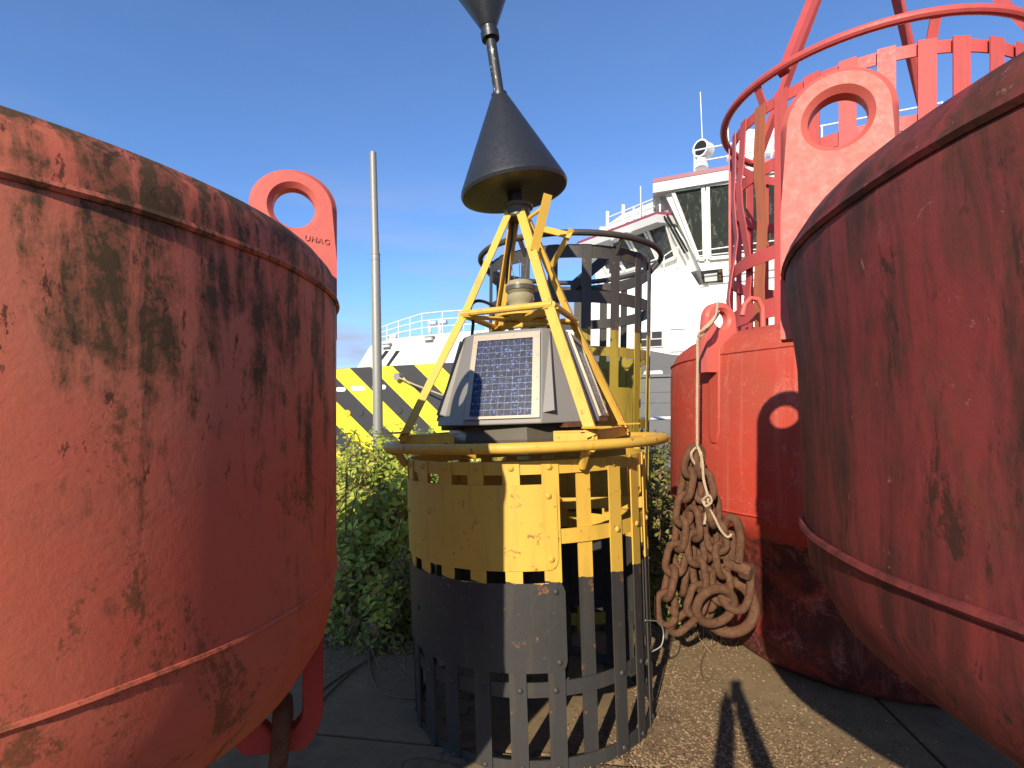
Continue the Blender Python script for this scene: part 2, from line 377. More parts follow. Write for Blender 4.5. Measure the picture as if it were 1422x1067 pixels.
def leafmat(name, a, b, dry=.05, dryc=(.30, .15, .05)):
    M = NT(name); g = M.n('ShaderNodeNewGeometry'); ri = g.outputs['Random Per Island']
    v = M.mix(ri, (*a, 1), (*b, 1))
    v = M.mix(M.math('GREATER_THAN', M.math('FRACT', M.math('MULTIPLY', ri, 37.7)), 1 - dry), v, (*dryc, 1))
    M.base(v); M.rough(.5); M.spec(.35)
    tr = M.n('ShaderNodeBsdfTranslucent'); M.l(v, tr.inputs['Color'])
    ms = M.n('ShaderNodeMixShader'); ms.inputs[0].default_value = .32
    o = M.t.nodes['Material Output']; M.l(M.b.outputs[0], ms.inputs[1]); M.l(tr.outputs[0], ms.inputs[2]); M.l(ms.outputs[0], o.inputs['Surface'])
    return M.m
M_leaf = leafmat('bramble_leaf', (.16, .23, .028), (.52, .54, .085), .06)
M_leafdk = leafmat('bramble_leaf_dry', (.10, .13, .025), (.30, .28, .06), .25, (.30, .20, .10))
M_cane = simple('bramble_cane', (.20, .13, .08), .8, 0, .4, 20, .2)
M_dry = leafmat('dry_litter', (.30, .19, .10), (.46, .33, .20), .3, (.16, .09, .05))
M_skin = simple('skin', (.50, .30, .22), .5, 0, .05, 8, 0)
M_cloth = simple('dark_jacket', (.05, .06, .08), .8, 0, .15, 14, .2)
M_phone = simple('phone_black', (.02, .02, .022), .3, 0, .05)

# ------------------------------------------------------------------ ground, quay, water
Kc = Vector((5.16, 20.0)); bdir = Vector((-.911, .411)); nin = Vector((.411, .911))     # ship: bow direction, inboard direction
def line_pt(s, o): p = Kc + bdir * s + nin * o; return (p.x, p.y)
e0, e1 = line_pt(60, -1.6), line_pt(-60, -1.6)
gm = MB(); gm.prism([(e0[0], e0[1], 0), (-90, -60, 0), (90, -60, 0), (e1[0], e1[1], 0)], (0, 0, -2.2))
ground = gm.build('ground', M_soil, smooth=False); tag(ground, 'quayside ground of dark soil and old concrete slabs', kind='structure')
wm = MB(); wm.add([(-2500, -2500, -1.9), (2500, -2500, -1.9), (2500, 2500, -1.9), (-2500, 2500, -1.9)], [(0, 1, 2, 3)])
tag(wm.build('water', M_water, smooth=False), 'harbour water beyond the quay', kind='structure')
# concrete slabs, 2 m square
ga = R_(-9); gx = Vector((cos(ga), sin(ga), 0)); gy = Vector((-sin(ga), cos(ga), 0)); g0 = Vector((-1.75, 3.22, 0)); SL = 2.0
first = None
for i in range(-3, 4):
    for j in range(-3, 1):
        c = g0 + gx * (SL * (i + .5)) + gy * (SL * (j + .5))
        if first is None:
            sb = MB(); sb.box((0, 0, 0), (SL - .022, SL - .022, .06)); first = sb.build('slab', M_conc, ground, True, .012)
            o = first
        else: o = copy_part(first, ground)
        o.location = c + Vector((0, 0, -.012 + rnd.uniform(-.006, .006))); o.rotation_euler = (R_(rnd.uniform(-.12, .12)), R_(rnd.uniform(-.12, .12)), ga)
for i in range(-3, 4):                               # back row, half hidden by litter and brambles
    c = g0 + gx * (SL * (i + .5)) + gy * (SL * .5)
    o = copy_part(first, ground); o.location = c + Vector((0, 0, -.016)); o.rotation_euler = (0, R_(rnd.uniform(-.2, .2)), ga)

# ------------------------------------------------------------------ red drum buoys
def eye_plate(origin, u, wdt, hole_z, hole_r, top_z, bot_z, th, hole_flat=False):
    """lifting eye: upright plate along the radial direction u, outer edge at origin, round head with a hole"""
    mb = MB(); u = Vector((u[0], u[1], 0)).normalized(); t = Vector((-u.y, u.x, 0)); n = 40
    c = Vector((origin[0], origin[1], 0)) - u * (wdt / 2); R = wdt / 2
    def ring(r, off, head):
        pts = []
        for k in range(n):
            a = 2 * pi * k / n; x, z = r * cos(a), r * sin(a)
            if head and z < 0:
                x = (R if x > 0 else -R) * (1 if abs(x) > .3 * R else abs(x) / (.3 * R)); z = bot_z - hole_z
                if abs(cos(a)) > .92: z = (bot_z - hole_z) * min(1, abs(sin(a)) / .39)
            pts.append(c + u * x + Vector((0, 0, hole_z + z * ((top_z - hole_z) / R if (head and z > 0) else 1))) + t * off)
        return pts
    e = th * .22
    loops = [ring(hole_r, -th / 2 + e, 0), ring(hole_r + e, -th / 2, 0), ring(R - e, -th / 2, 1), ring(R, -th / 2 + e, 1), ring(R, th / 2 - e, 1), ring(R - e, th / 2, 1), ring(hole_r + e, th / 2, 0), ring(hole_r, th / 2 - e, 0)]
    vs = [p for l in loops for p in l]; m = len(loops); fs = []
    for i in range(m):
        j = (i + 1) % m
        for k in range(n): fs.append((i * n + k, i * n + (k + 1) % n, j * n + (k + 1) % n, j * n + k))
    return mb.add(vs, fs)

def drum(name, label, C, Rr, prof, mat, seams):
    t = thing(name, label, 'buoy', (C[0], C[1], 0))
    mb = MB(); mb.lathe(prof, 96); h = mb.build('hull', mat, t, ang=50)
    for (r, z, rr) in seams:
        s = MB(); s.tube([((r) * cos(2 * pi * k / 96), r * sin(2 * pi * k / 96), z + .0012 * sin(k * 1.3)) for k in range(96)], rr, 6, True); s.build('weld_seam', mat, h)
    return t, h
# left buoy
CL = Vector((-1.73, 1.645, 0)); RL = 1.145
profL = [(0, 2.40), (.6, 2.40), (.92, 2.39), (1.04, 2.37), (1.10, 2.345), (1.135, 2.305), (1.145, 2.25), (1.145, 1.72), (1.145, 1.30), (1.135, 1.18), (1.11, 1.07), (1.04, .96), (.90, .86), (.70, .78), (.48, .73), (.42, .70), (.42, .10), (.60, .08), (.60, 0), (0, 0)]
LB, LBh = drum('drum_buoy', 'shaded red drum buoy with algae stains and a sunlit lifting eye on its rim', CL, RL, profL, M_hullL, [(1.147, 2.215, .010), (1.143, 1.285, .008)])
uL = Vector((.952, .305))
def loc(C, p): return Vector((p[0] - C[0], p[1] - C[1], 0))
oL = uL * 1.147
ep = eye_plate(oL, uL, .290, CZ + .752, .070, CZ + .886, CZ + .30, .075).build('lifting_eye', M_eye, LB)
# embossed letters on the lifting eye
fc = bpy.data.curves.new('eye_lettering', 'FONT'); fc.body = 'UHAG'; fc.size = .028; fc.extrude = .003; fc.align_x = 'CENTER'; fc.space_character = 1.15
fo = bpy.data.objects.new('eye_lettering', fc); col.objects.link(fo)
bpy.context.view_layer.update()
dg = bpy.context.evaluated_depsgraph_get(); fme = bpy.data.meshes.new_from_object(fo.evaluated_get(dg)); bpy.data.objects.remove(fo)
fob = bpy.data.objects.new('embossed_lettering', fme); col.objects.link(fob); fme.materials.clear(); fme.materials.append(M_eye); fob.parent = ep
tn = Vector((uL.y, -uL.x, 0))                       # face towards the camera
lp = oL.to_3d() - uL.to_3d() * .068 + tn * .0385; lp.z = CZ + .632
fob.matrix_local = Matrix.Translation(lp) @ Matrix((( uL.x, 0, tn.x, 0), (uL.y, 0, tn.y, 0), (0, 1, 0, 0), (0, 0, 0, 1))) @ Matrix.Rotation(R_(-6), 4, 'Z')
# lower lug with slot and shackle
def lug(origin, u, wdt, z1, z0, th, slot):
    u = Vector((u[0], u[1], 0)).normalized(); t = Vector((-u.y, u.x, 0)); mb = MB(); o = Vector((origin[0], origin[1], 0))
    def P(a, z): return o - u * a + Vector((0, 0, z))
    outer = [(.02, z1), (0, z1 - .10), (0, z0 + .12), (.02, z0 + .05), (.055, z0), (.085, z0 - .005), (wdt - .05, z0 + .01), (wdt - .02, z0 + .05), (wdt + .06, z0 + .16), (wdt + .05, z1)]
    s0, s1, sz1, sz0 = slot; n = len(outer)
    inner = [(s0, sz1 - .01), (s0, sz1 - .03), (s0, sz0 + .06), (s0 + .005, sz0 + .03), (s0 + .03, sz0), (s0 + .04, sz0), (s1 - .03, sz0), (s1 - .005, sz0 + .03), (s1, sz1 - .02), (s1 - .02, sz1)]
    vs = []
    for off in (-th / 2, th / 2):
        vs += [P(a, z) + t * off for a, z in outer]; vs += [P(a, z) + t * off for a, z in inner]
    fs = []
    for k in range(n):
        j = (k + 1) % n
        fs += [(k, j, n + j, n + k), (2 * n + k, 3 * n + k, 3 * n + j, 2 * n + j), (k, 2 * n + k, 2 * n + j, j), (n + k, n + j, 3 * n + j, 3 * n + k)]
    return mb.add(vs, fs)
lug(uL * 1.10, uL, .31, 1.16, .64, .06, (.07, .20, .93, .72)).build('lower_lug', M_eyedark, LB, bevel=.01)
# heavy shackle hanging in the lower lug
sh = thing('shackle', 'dark rusty shackle hanging from the lower lug of the shaded red buoy', 'shackle', (CL.x, CL.y, 0))
bow = []
cs = (uL * .965).to_3d(); tu = Vector((-uL.y, uL.x, 0))
for k in range(13):
    a = pi * k / 12; bow.append(cs + tu * (.075 * cos(a)) + Vector((0, 0, .715 + .09 * sin(a))))
bow = [cs + tu * .085 - uL.to_3d() * .05 + Vector((0, 0, .36)), cs + tu * .08 - uL.to_3d() * .02 + Vector((0, 0, .55))] + bow + [cs - tu * .08 - uL.to_3d() * .02 + Vector((0, 0, .55)), cs - tu * .085 - uL.to_3d() * .05 + Vector((0, 0, .36))]
MB().tube(bow, .030, 12).build('bow', M_rust, sh)
for s_ in (-1, 1): MB().lathe([(0, -.03), (.06, -.03), (.065, 0), (.06, .03), (0, .03)], 20, cs + tu * (s_ * .085) - uL.to_3d() * .055 + Vector((0, 0, .34)), Matrix.Rotation(R_(90), 3, tu.cross(Vector((0, 0, 1))))).build('shackle_eye', M_rust, sh)
MB().tube([cs - tu * .14 - uL.to_3d() * .055 + Vector((0, 0, .34)), cs + tu * .14 - uL.to_3d() * .055 + Vector((0, 0, .34))], .027, 12).build('pin', M_rust, sh)
for k in range(2):                                  # timber under it
    pass

# near right buoy (its lifting eye and hull edge reach into view and shade the ground)
CN = Vector((2.10, 1.0, 0)); RN = 1.425
profN = [(0, 2.37), (1.1, 2.365), (1.33, 2.35), (1.40, 2.32), (1.432, 2.27), (1.432, 2.2), (1.40, 1.95), (1.385, 1.55), (1.37, 1.40), (1.30, 1.27), (1.12, 1.13), (.85, 1.02), (.5, .95), (.5, .12), (.7, .1), (.7, 0), (0, 0)]
NB, NBh = drum('drum_buoy', 'rust-stained maroon drum buoy opposite the shaded red one, with a dark streaked hull', CN, RN, profN, M_hullN, [(1.433, 2.24, .012), (1.387, 1.5, .01)])
uN = Vector((-.87, .493))
eye_plate(uN * 1.445, uN, .30, CZ + .89, .078, CZ + 1.04, CZ + .25, .08).build('lifting_eye', M_eye, NB)
eye_plate(Vector((.87, -.493)) * 1.445, (.87, -.493), .30, CZ + .89, .078, CZ + 1.04, CZ + .25, .08).build('lifting_eye', M_eye, NB)
eye_plate(Vector((-.952, -.305)) * 1.147, (-.952, -.305), .290, CZ + .752, .070, CZ + .886, CZ + .30, .075).build('lifting_eye', M_eye, LB)

# right buoy
CR = Vector((2.83, 4.38, 0)); RR = 1.5
profR = [(0, 2.50), (.9, 2.49), (1.2, 2.465), (1.36, 2.42), (1.45, 2.35), (1.492, 2.26), (1.5, 2.16), (1.5, 1.7), (1.5, 1.21), (1.485, 1.14), (1.42, 1.05), (1.30, .92), (1.20, .75), (1.14, .50), (1.10, .25), (1.06, .08), (.98, .01), (.8, 0), (0, 0)]
RB, RBh = drum('drum_buoy', 'bright red drum buoy with tall red lattice cage and chains hung on it', CR, RR, profR, M_hullR, [(1.493, 2.265, .008), (1.497, 1.185, .010)])
uR = Vector((-.937, -.35)).normalized()
eye_plate(uR * 1.60, uR, .27, CZ + .715, .060, CZ + .835, CZ + .34, .085).build('lifting_eye', M_eye, RB)
dbl = MB(); tR = Vector((-uR.y, uR.x, 0))
dbl.prism([uR.to_3d() * 1.508 + tR * a + Vector((0, 0, z)) for a, z in ((-.055, 2.32), (.055, 2.32), (.055, 1.72), (.03, 1.64), (-.03, 1.64), (-.055, 1.72))], uR.to_3d() * -.12)
dbl.build('doubler_plate', M_hullR, RBh, bevel=.012)
hb = uR.to_3d() * 1.25; sd2 = Vector((.9, .1, 0)).normalized()
MB().tube([hb + sd2 * (.0) + Vector((0, 0, 2.56)), hb + sd2 * .02 + Vector((0, 0, 2.64)), hb + sd2 * .06 + Vector((0, 0, 2.685)), hb + sd2 * .12 + Vector((0, 0, 2.68)), hb + sd2 * .155 + Vector((0, 0, 2.62)), hb + sd2 * .16 + Vector((0, 0, 2.42))], .020, 10).build('grab_handle', M_eye, RB)
# lattice cage on the right buoy
ZB = CZ
hz = [(.76, .90, 1.00), (1.18, 1.28, 1.0), (1.83, 1.92, .99), (2.29, 2.37, .98)]
for (a, b, r) in hz: MB().shell(r, .010, 0, 360, ZB + a, ZB + b, 80).build('hoop', M_redlat, RB)
MB().tube([(1.06 * cos(2 * pi * k / 80), 1.06 * sin(2 * pi * k / 80), ZB + 2.50) for k in range(80)], .030, 10, True).build('ring_rail', M_redlat, RB)
def slat_strip(R, wdt, zs, t=.010, bend=None):
    mb = MB(); n = len(zs); vs = []
    for i, z in enumerate(zs):
        da = wdt / R / 2; dr = bend[i] if bend else 0
        for (rr, a) in ((R + dr, -da), (R + dr, da), (R + t + dr, da), (R + t + dr, -da)):
            vs.append((rr * sin(a), -rr * cos(a), z))
    fs = [(3, 2, 1, 0), tuple(4 * (n - 1) + k for k in range(4))]
    for i in range(n - 1):
        for k in range(4): fs.append((4 * i + k, 4 * i + (k + 1) % 4, 4 * i + 4 + (k + 1) % 4, 4 * i + 4 + k))
    return mb.add(vs, fs)
zs = [ZB + .66 + (2.37 - .66) * k / 10 for k in range(11)]
sA = slat_strip(1.011, .10, zs).build('slat', M_redlat, RB); sA.rotation_euler = (0, 0, R_(-63))
for k in range(1, 30):
    ph = -63 - 12 * k
    if k in (1, 2, 3):
        bd = {1: [0, .005, .01, .0, -.015, -.02, -.01, .01, .01, 0, 0], 2: [0, -.01, -.03, -.045, -.03, .0, .03, .04, .02, .01, 0], 3: [.0, .03, .05, .03, 0, -.02, 0, .01, .0, 0, 0]}[k]
        o = slat_strip(.999, .085 if k > 1 else .105, zs, bend=bd).build('slat', M_orange if k == 1 else M_redlat, RB)
    else: o = copy_part(sA, RB)
    o.rotation_euler = (0, 0, R_(ph + rnd.uniform(-.7, .7)))
for k in range(6):                                   # struts from cage to ring rail and tripod legs above
    a = 2 * pi * k / 6 + .3
    MB().bar((.985 * cos(a), .985 * sin(a), ZB + 2.33), (1.06 * cos(a), 1.06 * sin(a), ZB + 2.49), .06, .012, (-sin(a), cos(a), 0)).build('strut', M_redlat, RB)
for k in range(4):
    a = R_(208) + k * pi / 2
    MB().bar((1.02 * cos(a), 1.02 * sin(a), ZB + 2.48), (.12 * cos(a), .12 * sin(a), ZB + 4.2), .07, .05, (-sin(a), cos(a), 0)).build('tower_leg', M_redlat, RB)
MB().lathe([(0, ZB + 4.30), (.16, ZB + 4.30), (.16, ZB + 4.12), (0, ZB + 4.12)], 24).build('tower_collar', M_redlat, RB)
riv = MB().lathe([(0, .012), (.012, .009), (.018, 0), (0, 0)], 10)
# ------------------------------------------------------------------ yellow and black lattice buoy
YB = thing('lattice_buoy', 'yellow and black lattice buoy with solar panels and black cone topmark', 'buoy', (.14, 3.5, 0), (0, R_(-1.9), 0))
RBk = .735
def pol(r, ph, z): return Vector((r * sin(R_(ph)), -r * cos(R_(ph)), z))
for (z0, z1) in ((.005, .082), (.400, .476), (1.172, 1.247), (1.530, 1.597)):
    MB().shell(RBk - .010, .009, 0, 360, z0, z1, 96).build('hoop', M_yb, YB)
zs = [.0, .25, .5, .75, 1.0, 1.25, 1.597]
s0 = slat_strip(RBk, .088, zs, .008).build('slat', M_yb, YB); s0.rotation_euler = (0, 0, R_(8))
rv = MB().lathe([(0, .011), (.008, .010), (.014, .006), (.017, 0), (0, 0)], 14, (0, 0, 0), Matrix.Rotation(R_(90), 3, 'X'))
rvo = None
def rivet(r, ph, z):
    global rvo
    if rvo is None: rvo = rv.build('rivet', M_yb, YB); o = rvo
    else: o = copy_part(rvo, YB)
    # keep buoy-space colour: paint by height uses object coords, so yellow and black rivets have their own meshes
    o.location = pol(r, ph, z); o.rotation_euler = (0, 0, R_(ph)); return o
M_rivY = M_yel; M_rivB = painted('paint_black', BLK, .6, .7, .5)
rvB = rv.build('rivet', M_rivB, YB); rvY = rv.build('rivet', M_rivY, YB)
usedR = {'Y': False, 'B': False}
def rivet(r, ph, z):
    k = 'Y' if z > .985 else 'B'; src = rvY if k == 'Y' else rvB
    o = copy_part(src, YB) if usedR[k] else src; usedR[k] = True
    o.location = pol(r, ph, z); o.rotation_euler = (0, 0, R_(ph)); return o
for k in range(1, 24):
    ph = 8 + 15 * k
    if k == 1:
        o = slat_strip(RBk - .020, .082, zs, .008).build('slat', M_yb, YB)
        o.rotation_euler = (0, 0, R_(ph - .4))
    else:
        o = copy_part(s0, YB); o.rotation_euler = (0, 0, R_(ph + rnd.uniform(-.5, .5)))
for k in range(-6, 7):
    ph = 8 + 15 * k
    if k == 1: continue
    for z in (.044, .438, 1.21, 1.564):
        if z == 1.21 and k <= 0: continue
        rivet(RBk + .008, ph + rnd.uniform(-.6, .6), z + rnd.uniform(-.004, .004))
MB().shell(RBk + .0085, .006, -104, 10.2, 1.045, 1.480, corner=.055).build('cover_plate', M_yb, YB)
MB().shell(RBk + .0085, .006, -104, 12.4, .530, .982, corner=.05).build('cover_plate', M_yb, YB)
MB().shell(RBk + .0085, .006, 112, 232, 1.20, 1.50, corner=.05).build('cover_plate', M_yb, YB)
MB().shell(RBk + .0085, .006, 96, 240, .46, 1.10, corner=.05).build('cover_plate', M_yb, YB)
for (ph, z) in ((7, 1.42), (7.4, 1.10), (-22, 1.30), (-47, 1.33), (-70, 1.3)): rivet(RBk + .0145, ph, z)
for (ph, z) in ((8.6, .935), (9.2, .578), (-22, .76), (-60, .76)): rivet(RBk + .0145, ph, z)
# inner tail tube and stiffening plates seen through the bars
MB().lathe([(.16, 1.30), (.16, .25)], 24).build('tail_tube', M_yb, YB)
MB().lathe([(.0, 1.305), (.22, 1.305), (.22, 1.285), (.0, 1.285)], 24).build('tail_flange', M_yb, YB)
for k in range(3):
    a = 205 + 120 * k
    MB().bar(pol(.15, a, 1.27), pol(.725, a, 1.27), .012, .07, None).build('inner_gusset', M_yb, YB)
# rubbing ring and its struts
MB().tube([pol(.86, 360 * k / 96, 1.672) for k in range(96)], .027, 12, True).build('ring_rail', M_yel, YB)
for ph in (-76, 21, 104, 180, 240):
    MB().tube([pol(.862, ph, 1.662), pol(.80, ph, 1.635), pol(.752, ph, 1.555)], [.026, .024, .022], 10).build('ring_strut', M_yel, YB)
MB().tube(smoothpts([pol(.745, 72, .40), pol(.80, 74, .43), pol(.815, 76, .50), pol(.79, 72, .58), pol(.745, 60, .64)], 8), .004, 6).build('loose_wire', M_galv, YB)
# base frame, legs
feet = [pol(.815, a, 1.742) for a in (-65, 25, 115, 205)]; knees = [pol(.405, a, 2.475) for a in (-65, 25, 115, 205)]; tops = [pol(.075, a, 3.145) for a in (-65, 25, 115, 205)]
for i in range(4):
    a, b = feet[i], feet[(i + 1) % 4]; mid = (a + b) / 2; nrm = Vector((mid.x, mid.y, 0)).normalized()
    m = MB(); m.bar(a + Vector((0, 0, -.035)) - nrm * .02, b + Vector((0, 0, -.035)) - nrm * .02, .010, .056, nrm); m.bar(a + Vector((0, 0, -.002)) - nrm * .05, b + Vector((0, 0, -.002)) - nrm * .05, .07, .008, nrm)
    if i == 0:      # front angle's shaded middle is left out to read dark; stubs at both feet
        m = MB()
        for (p_, q_) in ((a, a.lerp(b, .30)), (b, b.lerp(a, .20))):
            m = MB(); m.bar(p_ + Vector((0, 0, -.035)) - nrm * .02, q_ + Vector((0, 0, -.035)) - nrm * .02, .010, .056, nrm); m.bar(p_ + Vector((0, 0, -.002)) - nrm * .05, q_ + Vector((0, 0, -.002)) - nrm * .05, .07, .008, nrm); m.build('base_angle', M_yel, YB)
        continue
    m.build('base_angle', M_yel, YB)
def angle_leg(p0, p1, w0=.050):
    d = (p1 - p0).normalized(); rad = Vector((p0.x, p0.y, 0)).normalized(); t = d.cross(rad).normalized(); n = t.cross(d)
    m = MB(); u1 = (n + t).normalized(); u2 = (n - t).normalized()
    m.bar(p0 - u2 * (w0 / 2) + u1 * 0, p1 - u2 * (w0 / 2), w0, .008, u2); m.bar(p0 - u1 * (w0 / 2 + .004), p1 - u1 * (w0 / 2 + .004), w0, .008, u1)
    return m
for i in range(4):
    m = angle_leg(feet[i] + Vector((0, 0, -.02)), knees[i]); m2 = angle_leg(knees[i] - Vector((0, 0, .01)), tops[i], .046); m.add(m2.v, m2.f); m.build('leg', M_yel, YB)
    rr = feet[i].normalized(); MB().box(feet[i] + Vector((0, 0, .016)), (.12, .10, .010), Matrix.Rotation(math.atan2(feet[i].y, feet[i].x), 3, 'Z')).build('foot_plate', M_yel, YB)
    MB().tube([knees[i] - Vector((0, 0, .01)), knees[(i + 1) % 4] - Vector((0, 0, .01))], .020, 10).build('cross_tube', M_yel, YB)
    c = pol(.10, (-65, 25, 115, 205)[i], 2.45)
    MB().bar(knees[i] - Vector((0, 0, .03)), c, .085, .010, Vector((0, 0, 1)).cross(knees[i]) ).build('lantern_bracket', M_yel, YB)
MB().lathe([(0, 3.185), (.088, 3.185), (.10, 3.175), (.10, 3.16), (.080, 3.155), (.080, 3.10), (.07, 3.09), (0, 3.09)], 24).build('tower_collar', M_lantdk, YB)
# bent brackets near the tower head (points measured in the photograph, at the depth of the legs they are bolted to)
YBi = (Matrix.Translation((.14, 3.5, 0)) @ Matrix.Rotation(R_(-1.9), 4, 'Y')).inverted()
def yp(x, y, d): return YBi @ px(x, y, d)
MB().bar(yp(742, 348, 3.30), yp(761, 270, 3.22), .052, .012, (1, .3, 0)).build('bracket_arm', M_yel, YB)
MB().bar(yp(734, 303, 3.36), yp(757, 287, 3.24), .035, .012, (.3, .5, .8)).build('bracket_arm', M_yel, YB)
MB().bar(yp(748, 317, 3.56), yp(793, 328, 3.50), .046, .010, (0, .4, 1)).build('bracket_arm', M_yel, YB)
MB().bar(yp(794, 318, 3.50), yp(766, 370, 3.58), .034, .012, (1, 0, .3)).build('bracket_arm', M_yel, YB)
# lantern
LT = MB().lathe([(0, 2.475), (.165, 2.475), (.165, 2.49), (.10, 2.50), (.075, 2.51), (.072, 2.535), (.078, 2.555), (.088, 2.57), (.088, 2.60), (.075, 2.612), (.088, 2.625), (.092, 2.665), (.08, 2.69), (.05, 2.70), (0, 2.70)], 36)
lt = LT.build('lantern', M_lant, YB)
MB().lathe([(.0901, 2.628), (.0945, 2.632), (.0945, 2.658), (.0901, 2.662)], 36).build('lantern_band', M_lantdk, lt)
MB().lathe([(0, 2.46), (.17, 2.46), (.17, 2.474), (0, 2.474)], 36).build('lantern_plate', M_yel, YB)
for (dx, dy, h) in ((-.03, 0, .13), (.03, .01, .14), (0, .03, .11), (.0, -.03, .12)):
    MB().tube([(dx, dy, 2.69), (dx * 1.8, dy * 1.8, 2.70 + h)], .0022, 5).build('bird_spike', M_silver, lt)
# topmark: two cones on a rod that leans a little more than the buoy
TM = bpy.data.objects.new('topmark', None); col.objects.link(TM); TM.parent = YB; TM.location = (.0, 0, 3.125); TM.rotation_euler = (R_(1.5), R_(-7.0), 0)
MB().tube([(0, 0, 0), (0, 0, .16)], .048, 16).build('topmark_post', M_blk, TM)
MB().lathe([(.045, .13), (.30, .125), (.336, .132), (.343, .150), (.337, .172), (.06, .735), (.050, .745), (.050, .765), (0, .765)], 64).build('topmark_cone', M_blk, TM, ang=28)
def rodmat():
    M = NT('peeling_rod'); f = M.noise(30, 5, .7, M.coord(scale=(1, 1, .35)))
    M.base(M.mix(M.ramp(f, .58, .61), (.022, .022, .024, 1), (.62, .60, .56, 1))); M.rough(.5); M.bump(f, .3, .01); return M.m
MB().tube([(0, 0, .72), (0, 0, 1.22)], .033, 16).build('topmark_rod', rodmat(), TM)
MB().lathe([(0, 1.110), (.056, 1.110), (.058, 1.125), (.058, 1.155), (.050, 1.162), (.050, 1.180), (.056, 1.190), (.062, 1.205), (.337, 1.755), (.343, 1.780), (.32, 1.795), (0, 1.795)], 64).build('topmark_cone', M_blk, TM, ang=28)
# solar housing: eight-sided tapering box
HS = 1.785; HT = 2.315
MB().lathe([(0, 1.79), (.47, 1.79), (.50, 1.70), (.50, 1.62), (0, 1.62)], 8).build('dark_filler', M_lantdk, YB, smooth=False)  # added dark box that stands in for the shadow band below the housing
def hv(a, x, y, z):      # a: housing turn
    c_, s_ = cos(R_(a)), sin(R_(a)); return Vector((x * c_ + y * s_, -(y * c_ - x * s_), z))
def octo(ap, hw, z): return [hv(-16, x, y, z) for x, y in ((-hw, ap), (hw, ap), (ap, hw), (ap, -hw), (hw, -ap), (-hw, -ap), (-ap, -hw), (-ap, hw))]
b8, t8, bb8 = octo(.50, .225, HS + .03), octo(.33, .205, HT), octo(.505, .228, HS)
tt8 = octo(.315, .195, HT + .02)
m = MB(); vs = bb8 + b8 + t8 + tt8; fs = [tuple(range(7, -1, -1)), tuple(24 + k for k in range(8))]
for r_ in range(3):
    for k in range(8): fs.append((r_ * 8 + k, r_ * 8 + (k + 1) % 8, r_ * 8 + 8 + (k + 1) % 8, r_ * 8 + 8 + k))
m.add(vs, fs); HO = m.build('solar_housing', M_grey, YB, bevel=.008, ang=20)
for k, face in enumerate(((0, 1), (2, 3), (4, 5), (6, 7))):
    A, B, C_, D = b8[face[0]], b8[face[1]], t8[face[1]], t8[face[0]]
    nrm = (B - A).cross(D - A).normalized(); ctr = (A + B + C_ + D) / 4
    if nrm.dot(Vector((ctr.x, ctr.y, 0))) < 0: nrm.negate()
    def Q(u, v, o): return (A.lerp(B, u)).lerp(D.lerp(C_, u), v) + nrm * o
    u0, u1, v0, v1 = .015, .985, .0, .985
    mb = MB()
    for (p0, p1, q0, q1) in ((u0, v0, u1, v0 + .03), (u0, v1 - .07, u1, v1), (u0, v0 + .03, u0 + .07, v1 - .07), (u1 - .10, v0 + .03, u1, v1 - .07)):
        mb.prism([Q(p0, p1, .001), Q(q0, p1, .001), Q(q0, q1, .001), Q(p0, q1, .001)], nrm * .014)
    fr = mb.build('panel_frame', M_alu, HO, smooth=False)
    a0, a1, c0, c1 = u0 + .07, u1 - .10, v0 + .03, v1 - .07
    pn = MB().prism([Q(a0, c0, .001), Q(a1, c0, .001), Q(a1, c1, .001), Q(a0, c1, .001)], nrm * .006).build('solar_panel', M_cell, HO, smooth=False)
    g = MB()
    for r_ in range(1, 12):
        vv = c0 + (c1 - c0) * r_ / 12; g.bar(Q(a0, vv, .0075), Q(a1, vv, .0075), .0016, .0006, nrm.cross(B - A))
    for r_ in range(1, 9):
        uu = a0 + (a1 - a0) * r_ / 9; g.bar(Q(uu, c0, .0073), Q(uu, c1, .0073), .0009, .0006, B - A)
    g.build('conductor_grid', M_silver, pn, smooth=False)
    for (uu, vv) in ((u0 + .03, .25), (u0 + .03, .55), (u0 + .03, .9), (u1 - .03, .2), (u1 - .03, .45), (u1 - .03, .7), (u1 - .03, .92), (.4, v1 - .03), (.62, v1 - .03)):
        q = Q(uu, vv, .0145); MB().lathe([(0, .003), (.006, .002), (.007, 0), (0, 0)], 8, q, nrm.to_track_quat('Z', 'Y').to_matrix()).build('screw', M_galv, fr)
for k in (1, 3, 5, 7):       # raised wedge on each corner facet
    A, B, D, C_ = b8[k], b8[(k + 1) % 8], t8[k], t8[(k + 1) % 8]
    nrm = (B - A).cross(D - A).normalized()
    if nrm.dot(A + B) < 0: nrm.negate()
    top = D.lerp(C_, .3); bl = A.lerp(B, .02).lerp(D.lerp(C_, .02), .06); br = A.lerp(B, .26).lerp(D.lerp(C_, .26), .06)
    MB().add([top - nrm * .002, bl - nrm * .002, br - nrm * .002, bl.lerp(br, .55) + nrm * .045, top + nrm * .012], [(0, 1, 2), (1, 3, 2), (0, 4, 3, 1), (0, 2, 3, 4)]).build('corner_rib', M_grey, HO, smooth=False)
for ph in (29, 119, 209, 299):
    MB().box(pol(.50, ph, 1.775), (.10, .10, .03), Matrix.Rotation(R_(ph), 3, 'Z')).build('housing_mount', M_rust, YB)
